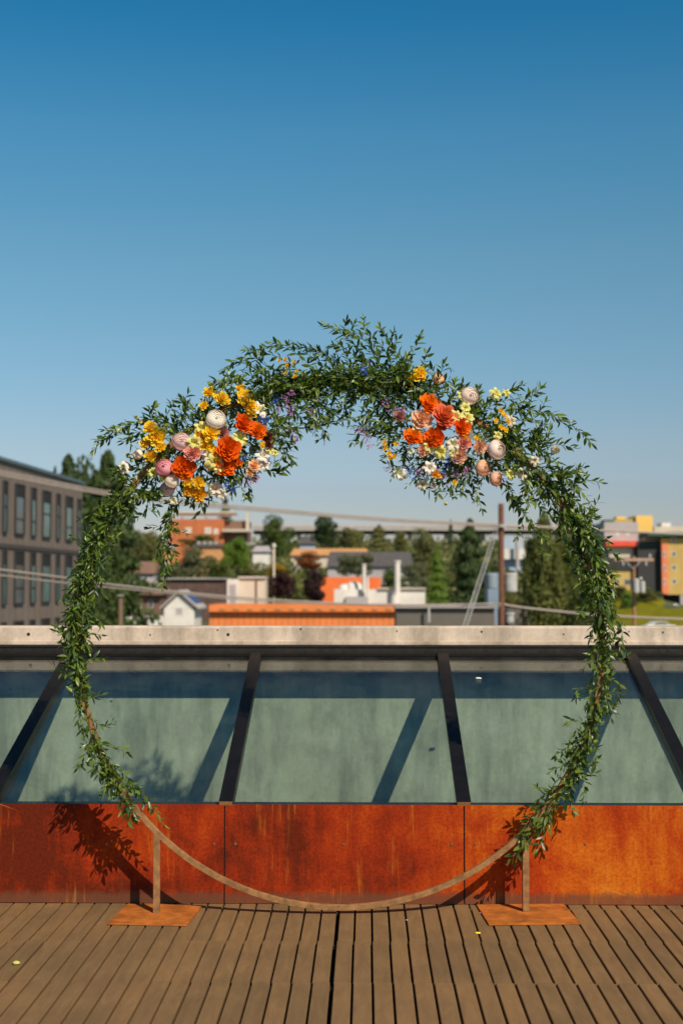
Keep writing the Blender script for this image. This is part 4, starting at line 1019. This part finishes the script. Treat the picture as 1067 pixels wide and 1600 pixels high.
box_part(t, 'roof', m_green, 1010, 1102, 832, 838, 294.5, 311, 296); box_part(t, 'wall', m_cream, 1013, 1040, 838.2, 846, 299, 308, 296)
box_part(t, 'pilaster', m_salm, 1032.5, 1042, 850, 928, 295.2, 295.98, 296)
for r_ in range(4):
    y0 = 862+r_*21.5-22
    if r_ > 0: windowp(t, X(1036, 295), X(1040, 295), Z(y0+9, 295), Z(y0, 295), 295.2, m_white, m_pane, .1)
    windowp(t, X(1049, 296), X(1056, 296), Z(y0+8, 296), Z(y0, 296), 296, m_white, m_pane, .12)
    windowp(t, X(1072, 296), X(1080, 296), Z(y0+8, 296), Z(y0, 296), 296, m_white, m_pane, .12)
box_part(t, 'garage_wall', m_dark, 1034, 1100, 929.3, 952, 300, 309, 296); box_part(t, 'column', m_lgrey, 1062, 1067, 929.3, 952, 296.1, 297, 296); box_part(t, 'column', m_lgrey, 1033, 1035, 929.3, 952, 296.1, 297, 296)
t, *_ = bldg('distant_rooftops', 'pale distant flat roofed building beyond the ochre apartments', 'building', 1022, 1090, 823, 460, 12, m_cream)
box_part(t, 'roof', m_white, 1036, 1050, 817, 822.8, 462, 470, 460)

t, *_ = bldg('dark_stair_tower', 'dark building with a red vertical strip, mostly behind the right garland', 'building', 903, 945, 858, 298, 9, m_dark)
box_part(t, 'pilaster', m_salm, 903.5, 909, 866, 935, 297.2, 297.9, 298)
# viaduct far behind
Yv = 640
vi = thing('viaduct', (X(720, Yv), Yv, terr(0, Yv)), 'long pale concrete viaduct crossing the hillside in the distance', 'bridge')
def vz(px): return 826-3*(px-430)/600
mb = MB(); xa, xb = X(395, Yv), X(1010, Yv)
mb.box(xa, xb, Yv, Yv+14, Z(829, Yv), Z(823.5, Yv)); mb.build('bridge_deck', m_conc, vi)
mb = MB(); mb.box(xa, xb, Yv+2, Yv+12, Z(834, Yv), Z(829, Yv)-.01); mb.build('girder', m_dark, vi)
mb = MB(); mb.box(xa, xb, Yv-.2, Yv-.01, Z(823.4, Yv), Z(820.5, Yv)); mb.build('barrier', C((.5, .42, .38), 'barrier concrete'), vi)
for k in range(11): box_part(vi, 'pier', m_conc, 405+k*58, 411+k*58, 834.2, 880, Yv+4, Yv+9, Yv)

# utility poles, cables
def pole(label, px, pyt, pyb, wpx, Y, m=m_wood):
    t = thing('utility_pole', (X(px, Y), Y, -9.5), label, 'utility pole'); r_ = wpx/2/2222*Y
    mb = MB(); mb.lathe([(r_*1.15, 0), (r_, Z(pyt, Y)+9.4), (r_*.9, Z(pyt, Y)+9.5)], (X(px, Y), Y, -9.5), 14); mb.build('pole', m, t); return t, r_
t, r_ = pole('tall brown wooden utility pole with grey boxes right of centre', 783, 787, 980, 8.5, 60)
for px0, px1, py0, py1, nm in ((788.5, 808, 895, 925, 'transformer'), (760, 777, 896, 920, 'meter_box')):
    mb = MB(); c = X((px0+px1)/2, 59.9); rr = (X(px1, 59.9)-X(px0, 59.9))/2; h = Z(py0, 59.9)-Z(py1, 59.9)
    mb.lathe([(rr*.9, 0), (rr, .04), (rr, h-.06), (rr*.8, h)], (c, 60-.02, Z(py1, 59.9)), 16); mb.build(nm, m_steel if nm == 'transformer' else C((.22, .27, .30), 'blue grey box'), t)
for dx in (0, 5): 
    mb = MB(); mb.tube([at(773+dx, 826, 60), at(722+dx*1.2, 982, 55)], .02, 6); mb.build('guy_wire', m_steel, t)
pipe(t, 'base_fitting', 796, 957, 972, 12, 58, m_steel)
mb = MB(); mb.box(X(776, 60), X(790, 60), 59.75, 59.83, Z(824, 60), Z(820, 60)); mb.build('bracket', m_steel, t)
t, r_ = pole('wooden utility pole with a crossarm and two grey transformers at right', 989.5, 869, 980, 5.5, 70, simple('tan pole wood', (.30, .15, .08), .8, .2, 6))
mb = MB(); mb.box(X(958, 70), X(1019, 70), 69.7, 69.82, Z(877, 70), Z(872.5, 70)); ca = mb.build('crossarm', simple('pale crossarm', (.42, .26, .18), .8, .2, 4), t)
for px in (964, 973, 1015, 1009):
    mb = MB(); rr = .055; mb.lathe([(rr*.6, 0), (rr, .05), (rr*.7, .09), (rr, .13), (rr*.4, .2)], (X(px, 69.76), 69.76, Z(872.4, 70) if px in (1015, 964) else Z(884, 70)), 10); mb.build('insulator', m_steel, ca)
for px, a, b in ((983, 884, 872), (996, 884, 872)):
    mb = MB(); mb.tube([at(989.5, 890, 69.75), at(px-6 if px < 989 else px+3, 877, 69.75)], .02, 5); mb.build('brace', m_steel, t)
for px, w_, a, b in ((992.5, 10, 904, 926), (1002.5, 8, 908, 926)):
    mb = MB(); rr = w_/2/2222*69.5; h = Z(a, 69.5)-Z(b, 69.5); mb.lathe([(rr*.9, 0), (rr, .05), (rr, h-.06), (rr*.5, h)], (X(px, 69.5), 69.4, Z(b, 69.5)), 14); mb.build('transformer', m_steel, t)
mb = MB(); mb.lathe([(.07, 0), (.09, .05), (.05, .13)], (X(1000, 69.4), 69.35, Z(906, 69.4)), 10); mb.build('bushing', m_steel, t)
t = thing('street_pole', (X(428, 200), 200, terr(0, 200)), 'slim pale street pole standing in front of the yellow shrub', 'pole')
mb = MB(); mb.tube([(X(428, 200), 200, terr(0, 200)-1), at(428, 857, 200)], .14, 8); mb.build('pole', m_cream, t)
mb = MB(); c = at(428, 856, 200); mb.lathe([(.1, 0), (.25, .1), (.25, .5), (.1, .6)], tuple(c), 10); mb.build('lamp_head', m_white, t)
t, r_ = pole('short brown post by the dark evergreens at left', 189, 931, 980, 7, 66, simple('grey brown post', (.20, .12, .08), .8, .2, 4))
mb = MB(); mb.box(X(185, 66), X(193.5, 66), 65.8, 66.2, Z(931, 66)+.003, Z(929.5, 66)); mb.build('cap', m_steel, t)

def cable(label, pts, Y0, Y1, rad):
    px0, px1 = pts[0][0], pts[-1][0]
    P = [at(x, y, Y0+(Y1-Y0)*(x-px0)/(px1-px0)) for x, y in pts]
    mb = MB(); mb.tube(spline(P, 60), rad, 8); tag(mb.build('overhead_cable', m_cable), label, 'cable', 'overhead cables')
U = [(-120, 711), (0, 738), (128, 763), (200, 774.5), (300, 786), (430, 797), (600, 811), (783, 821)]
cable('topmost of the thick upper cables sagging from the left edge to the brown pole', [(x, y-2.6*(1-.5*max(0, x)/783)) for x, y in U], 34, 59.8, .022)
cable('middle of the thick upper cables sagging from the left edge to the brown pole', [(x, y+.9*(1-.5*max(0, x)/783)) for x, y in U], 34, 59.8, .022)
cable('lowest of the thick upper cables sagging from the left edge to the brown pole', [(x, y+4.2*(1-.5*max(0, x)/783)) for x, y in U], 34, 59.8, .024)
cable('pale upper cable running from the brown pole to the right edge', [(783, 822), (860, 824), (945, 829), (1100, 836)], 60, 66, .05)
cable('lower cable sagging across from the office block to the brown pole', [(-100, 878), (0, 890), (110, 904), (180, 914), (355, 932), (500, 941), (620, 945), (783, 943)], 36, 59.8, .030)
cable('thin lower cable crossing the lower windows of the office block', [(-100, 890), (0, 899), (60, 906), (140, 915), (260, 926), (420, 940), (640, 947), (783, 946)], 38, 59.8, .022)
cable('lower cable running from the brown pole down to the right edge', [(783, 943), (800, 947), (850, 953), (950, 962), (1100, 969)], 60, 64, .045)

# ================================================================== parked cars
def car(px, pyroof, Y, label, col, flip=1, rz=0):
    x = X(px, Y); g_ = Z(pyroof, Y)-1.45
    t = thing('parked_car', (x, Y, g_), label, 'car', 'cars parked at the right', rz)
    pr = [(-2.2, .35), (-2.25, .75), (-2.0, .95), (-1.3, 1.0), (-.75, 1.42), (.75, 1.45), (1.35, 1.02), (2.05, .9), (2.2, .6), (2.15, .35)]
    mb = MB(); mb.prism([(a*flip, b) for a, b in pr], -.85, .85); mb.build('body', simple('car paint', col, .25, .05, 1), t, bevel=.06, rel=False)
    mb = MB()
    for s_ in (-.862, .862): 
        mb.prism([(a*flip, b) for a, b in [(-1.15, 1.02), (-.7, 1.36), (.7, 1.38), (1.15, 1.02)]], s_-.008, s_+.008)
    mb.build('window', m_pane, t, rel=False)
    for wx in (-1.35, 1.35):
        for wy in (-.8, .8):
            mb = MB(); mb.tube([(wx, wy-.11, .33), (wx, wy+.11, .33)], .33, 16); wh = mb.build('wheel', M['under'], t, rel=False)
            mb = MB(); mb.tube([(wx, wy-.125, .33), (wx, wy+.125, .33)], .2, 12); mb.build('rim', m_steel, wh, rel=False)
    for s_ in (-.6, .6):
        mb = MB(); mb.box(-2.27, -2.2, s_-.15, s_+.15, .62, .78); mb.build('headlight', m_white, t, rel=False)
car(1049, 944, 285, 'white car parked by the garage of the ochre apartments', (.75, .72, .68), 1, .1)
car(1027, 970.5, 188, 'pale car whose roof shows just above the parapet at far right', (.70, .66, .60), -1, .25)

# ================================================================== trees
def leafmb(n, fn, size):
    mb = MB()
    for k in range(n):
        p, out = fn()
        s = size*random.uniform(.6, 1.4); a = (out+rv(.6)).normalized(); u = a.orthogonal().normalized()
        u = (Matrix.Rotation(random.uniform(0, 6.28), 3, a) @ u); v = a.cross(u)
        mb.quad(p-u*s*.5, p+v*s*.32, p+u*s*.6, p-v*s*.32)
    return mb
def f_conifer():
    h = random.random()**.85; az = random.uniform(0, 6.28)
    tier = .72+.28*math.sin(h*46+2.2*noise.noise((math.cos(az)*1.5, math.sin(az)*1.5, h*5)))
    r_ = .56*min(1, (1-h)*1.02)**.58*tier*(.85+.45*noise.noise((math.cos(az)*2, math.sin(az)*2, h*8)))
    r_ *= random.uniform(.45, 1)**.5
    return Vector((r_*math.cos(az), r_*math.sin(az), h*.97+.03-.10*r_)), Vector((math.cos(az), math.sin(az), .5))
def mk_blobs(seed, n, sq):
    rr = random.Random(seed); B = []
    for k in range(n):
        z = rr.uniform(.3, .84); a = rr.uniform(0, 6.28); q = rr.uniform(0, .34)*(1-abs(z-.55)*.9)
        B.append((Vector((q*math.cos(a), q*math.sin(a), z)), rr.uniform(.10, .2)))
    return B
def f_blob(B):
    def f():
        c, r_ = random.choice(B); d = rv().normalized(); q = random.uniform(.55, 1)**.5
        return c+Vector((d.x, d.y, d.z*.85))*r_*q, d
    return f
def f_cyp():
    k = random.choice((0, 0, 0, 1, 2, 3)); ox, oz, hh, wd = [(0, 0, 1, 1), (.22, .0, .72, .7), (-.24, 0, .8, .7), (.05, 0, .6, 1.2)][k]
    h = random.random(); az = random.uniform(0, 6.28); n_ = noise.noise((math.cos(az)*1.7+ox*9, math.sin(az)*1.7, h*7))
    r_ = .30*wd*math.sin(math.pi*min(1, (h*.86+.14)))**.7*(.75+.6*n_)*random.uniform(.5, 1)**.5
    return Vector((ox+r_*math.cos(az), r_*math.sin(az), oz+h*hh)), Vector((math.cos(az), math.sin(az), .4))
random.seed(5)
TM = {'conifer': [leafmb(9000, f_conifer, .036).mesh('crown') for _ in range(2)],
      'round': [leafmb(6500, f_blob(mk_blobs(s, 17, 1)), .036).mesh('crown') for s in (3, 8, 13)],
      'cypress': [leafmb(9000, f_cyp, .034).mesh('crown') for _ in range(2)]}
tk = MB(); tk.tube([(0, 0, -.25), (.01, 0, .2), (-.005, .01, .5), (0, 0, .8)], [.035, .026, .016, .006], 8)
for k in range(7):
    a = k*2.4; z = .25+.07*k; tk.tube([(0, 0, z), (.12*math.cos(a), .12*math.sin(a), z+.1), (.2*math.cos(a), .2*math.sin(a), z+.2)], [.012, .008, .003], 5)
TK = tk.mesh('trunk'); m_bark = simple('bark', (.09, .06, .04), .9, .3, 8); TK.materials.append(m_bark)
LM = {'dark': m_leaf('dark evergreen foliage', (.018, .036, .009), (.07, .105, .02), .12, .6, .3), 'green': m_leaf('green foliage', (.045, .080, .014), (.13, .165, .028), .2, .6, .3),
      'bright': m_leaf('bright green foliage', (.06, .12, .012), (.16, .24, .025), .2, .6, .3), 'olive': m_leaf('olive foliage', (.09, .10, .032), (.21, .20, .06), .2, .6, .3),
      'grey': m_leaf('grey green foliage', (.09, .10, .05), (.20, .20, .10), .2, .6, .3), 'purple': m_leaf('purple foliage', (.02, .008, .008), (.055, .018, .016), .1, .6, .3),
      'gold': m_leaf('golden foliage', (.30, .17, .01), (.42, .27, .02), .2, .6, .3), 'cyp': m_leaf('cypress foliage', (.055, .070, .013), (.19, .185, .032), .2, .6, .3), 'rust': m_leaf('rust foliage', (.16, .05, .015), (.28, .10, .03), .2, .6, .3)}
tcache = {}
def tree(kind, vi, lm_, px, pyt, pyb, wpx, Y, label, cat='tree', group='trees and shrubs beyond the parapet', name=None):
    x = X(px, Y); zt_ = Z(pyt, Y); zb_ = Z(pyb, Y); gz = min(zb_, terr(x, Y)) if pyb > 940 else zb_
    H = zt_-zb_; Wd = wpx/2222*Y
    t = thing(name or {'conifer': 'conifer_tree', 'round': 'leafy_tree', 'cypress': 'cypress_tree'}[kind], (x, Y, zb_), label, cat, group, rz=random.uniform(0, 6.28))
    key = (kind, vi % len(TM[kind]), lm_)
    if key not in tcache:
        me = TM[kind][key[1]].copy(); me.materials.append(LM[lm_]); tcache[key] = me
    o = bpy.data.objects.new('crown', tcache[key]); COL.objects.link(o); o.parent = t
    zs = 1/.92 if kind == 'round' else 1
    o.scale = (Wd*1.12, Wd*1.12, H*zs*1.0)
    if kind == 'round': o.location.z = -H*.02
    b = bpy.data.objects.new('trunk', TK); COL.objects.link(b); b.parent = t; b.scale = (Wd*.8, Wd*.8, H)
    return t
for a in [
 ('conifer',0,'dark',168,706,1010,165,95,'tall dark evergreen with the highest tip, between the office block and the ring'),
 ('conifer',1,'dark',106,712,1000,130,112,'dark evergreen with a pointed tip rising over the right end of the office roof'),
 ('conifer',0,'dark',133,727,1000,62,120,'shorter dark evergreen between the two pointed ones at left'),
 ('conifer',1,'dark',85,729,900,34,130,'small dark evergreen tip peeking over the office roof'),
 ('round',1,'dark',126,722,1010,130,124,'broad dark tree filling the gap between the evergreen tips at left'),
 ('round',2,'dark',184,745,1000,86,104,'dark bushy tree on the right flank of the tall evergreen at left'),
 ('cypress',0,'dark',160,790,1010,100,90,'dense dark bushy evergreen filling the base at left beside the office block'),
 ('round',0,'olive',222,826,905,62,262,'olive green tree right of the tall dark evergreens'),
 ('conifer',0,'dark',352,775,830,26,470,'dark tree tip sticking up behind the orange hillside building'),
 ('round',1,'green',428,806,884,78,380,'broad dark green tree right of the orange hillside building'),
 ('round',2,'dark',509,806,866,62,400,'rounded dark tree in front of the viaduct at centre left'),
 ('round',0,'olive',548,824,868,56,385,'olive tree just right of the rounded dark tree'),
 ('conifer',1,'olive',592,820,874,48,372,'pointed olive tree under the middle of the viaduct'),
 ('round',1,'olive',628,830,872,44,380,'small olive tree before the viaduct left of the pale one'),
 ('round',2,'olive',662,828,925,60,300,'pale olive tree behind the bright green conifer'),
 ('round',0,'bright',373,838,912,60,225,'bright green tree above the cream stair tower'),
 ('round',1,'grey',300,855,910,86,228,'wide grey green tree behind the gabled house'),
 ('round',2,'green',345,876,912,50,222,'low green tree left of the cream stair tower'),
 ('round',0,'grey',560,864,915,76,232,'grey green tree in front of the dark roofed house'),
 ('round',1,'green',612,888,935,64,225,'low green tree behind the tall white chimney'),
 ('round',2,'grey',648,880,935,50,228,'grey green bush left of the bright green conifer'),
 ('conifer',0,'bright',683,858,958,46,166,'bright green cone shaped conifer beside the white industrial roof'),
 ('conifer',1,'dark',734,812,985,96,190,'big shaggy dark conifer behind the guy wires'),
 ('cypress',0,'cyp',850,800,1010,100,115,'tall green cypress just right of the brown pole'),
 ('cypress',1,'cyp',897,806,1010,96,121,'tall green cypress nearest the right garland'),
 ('cypress',1,'cyp',876,800,905,30,126,'narrow cypress tip between the two tall cypresses'),
 ('round',0,'green',921,905,1000,56,112,'low rounded green bush at the foot of the cypresses'),
 ('round',1,'olive',797,915,985,46,128,'low olive bush behind the brown pole'),
 ('round',2,'dark',760,880,985,46,175,'dark bush left of the brown pole'),
 ('round',2,'gold',434,881,912,56,216,'golden yellow shrub behind the purple shrubs'),
 ('round',1,'rust',480,862,895,70,250,'rust red shrub up the slope behind the purple shrubs'),
 ('round',0,'purple',443,893,952,62,158,'left of the two dark purple shrubs behind the orange warehouse'),
 ('round',1,'purple',490,888,952,64,157,'right of the two dark purple shrubs behind the orange warehouse'),
 ('round',2,'olive',395,880,935,60,230,'olive bush behind the cream stair tower'),
 ('round',0,'green',236,850,900,50,280,'green bush on the slope above the brown roofed house'),
 ('round',1,'olive',318,835,862,90,380,'olive hedge along the foot of the orange hillside building'),
 ('round',0,'green',268,880,925,50,235,'green bush behind the hanging sprig of the left cluster'),
 ('round',2,'olive',214,935,975,28,182,'small orange green bush beside the low white wall'),
 ('round',1,'olive',1008,918,945,60,245,'olive hedge along the top of the lawn under the charcoal block'),
 ('round',0,'olive',965,915,945,50,250,'olive hedge at the top of the lawn under the red canopy'),
 ('round',1,'bright',982,926,962,46,232,'yellow green bush on the lawn left of the garage'),
 ('round',0,'cyp',948,930,975,44,225,'yellow green shrub at the left end of the lawn behind the garland'),
 ('round',2,'olive',720,860,900,50,330,'pale olive tree behind the shaggy dark conifer'),
 ('conifer',0,'dark',704,812,850,14,560,'thin conifer tip rising above the viaduct'),
 ('round',0,'olive',882,790,840,24,300,'blurred olive tree top behind the right spray'),
 ]: tree(*a)
# far woods as one mass
random.seed(9)
mb = MB()
for k in range(2600):
    y = random.choice((random.uniform(235, 330), random.uniform(330, 620), random.uniform(640, 760)))
    px = random.uniform(180, 1100); x = X(px, y)
    if 480 < px < 680 and 240 < y < 262: continue
    z = terr(x, y); hgt = random.uniform(2, 5.0)*(1 if y < 400 else 1.3)
    if px > 930 and y < 320: continue
    if 255 < px < 400 and y > 300: hgt *= .5
    for j in range(16):
        p = Vector((x, y, z+hgt*.5))+Vector((random.gauss(0, hgt*.45), random.gauss(0, hgt*.45), random.gauss(0, hgt*.26)))
        a = rv().normalized(); u = a.orthogonal().normalized(); v = a.cross(u); s = random.uniform(.5, 1.1)
        mb.quad(p-u*s, p+v*s*.7, p+u*s, p-v*s*.7)
tag(mb.build('distant_woods', LM['olive']), 'far wooded hillside seen as one mass behind the houses', 'woods', kind='stuff')
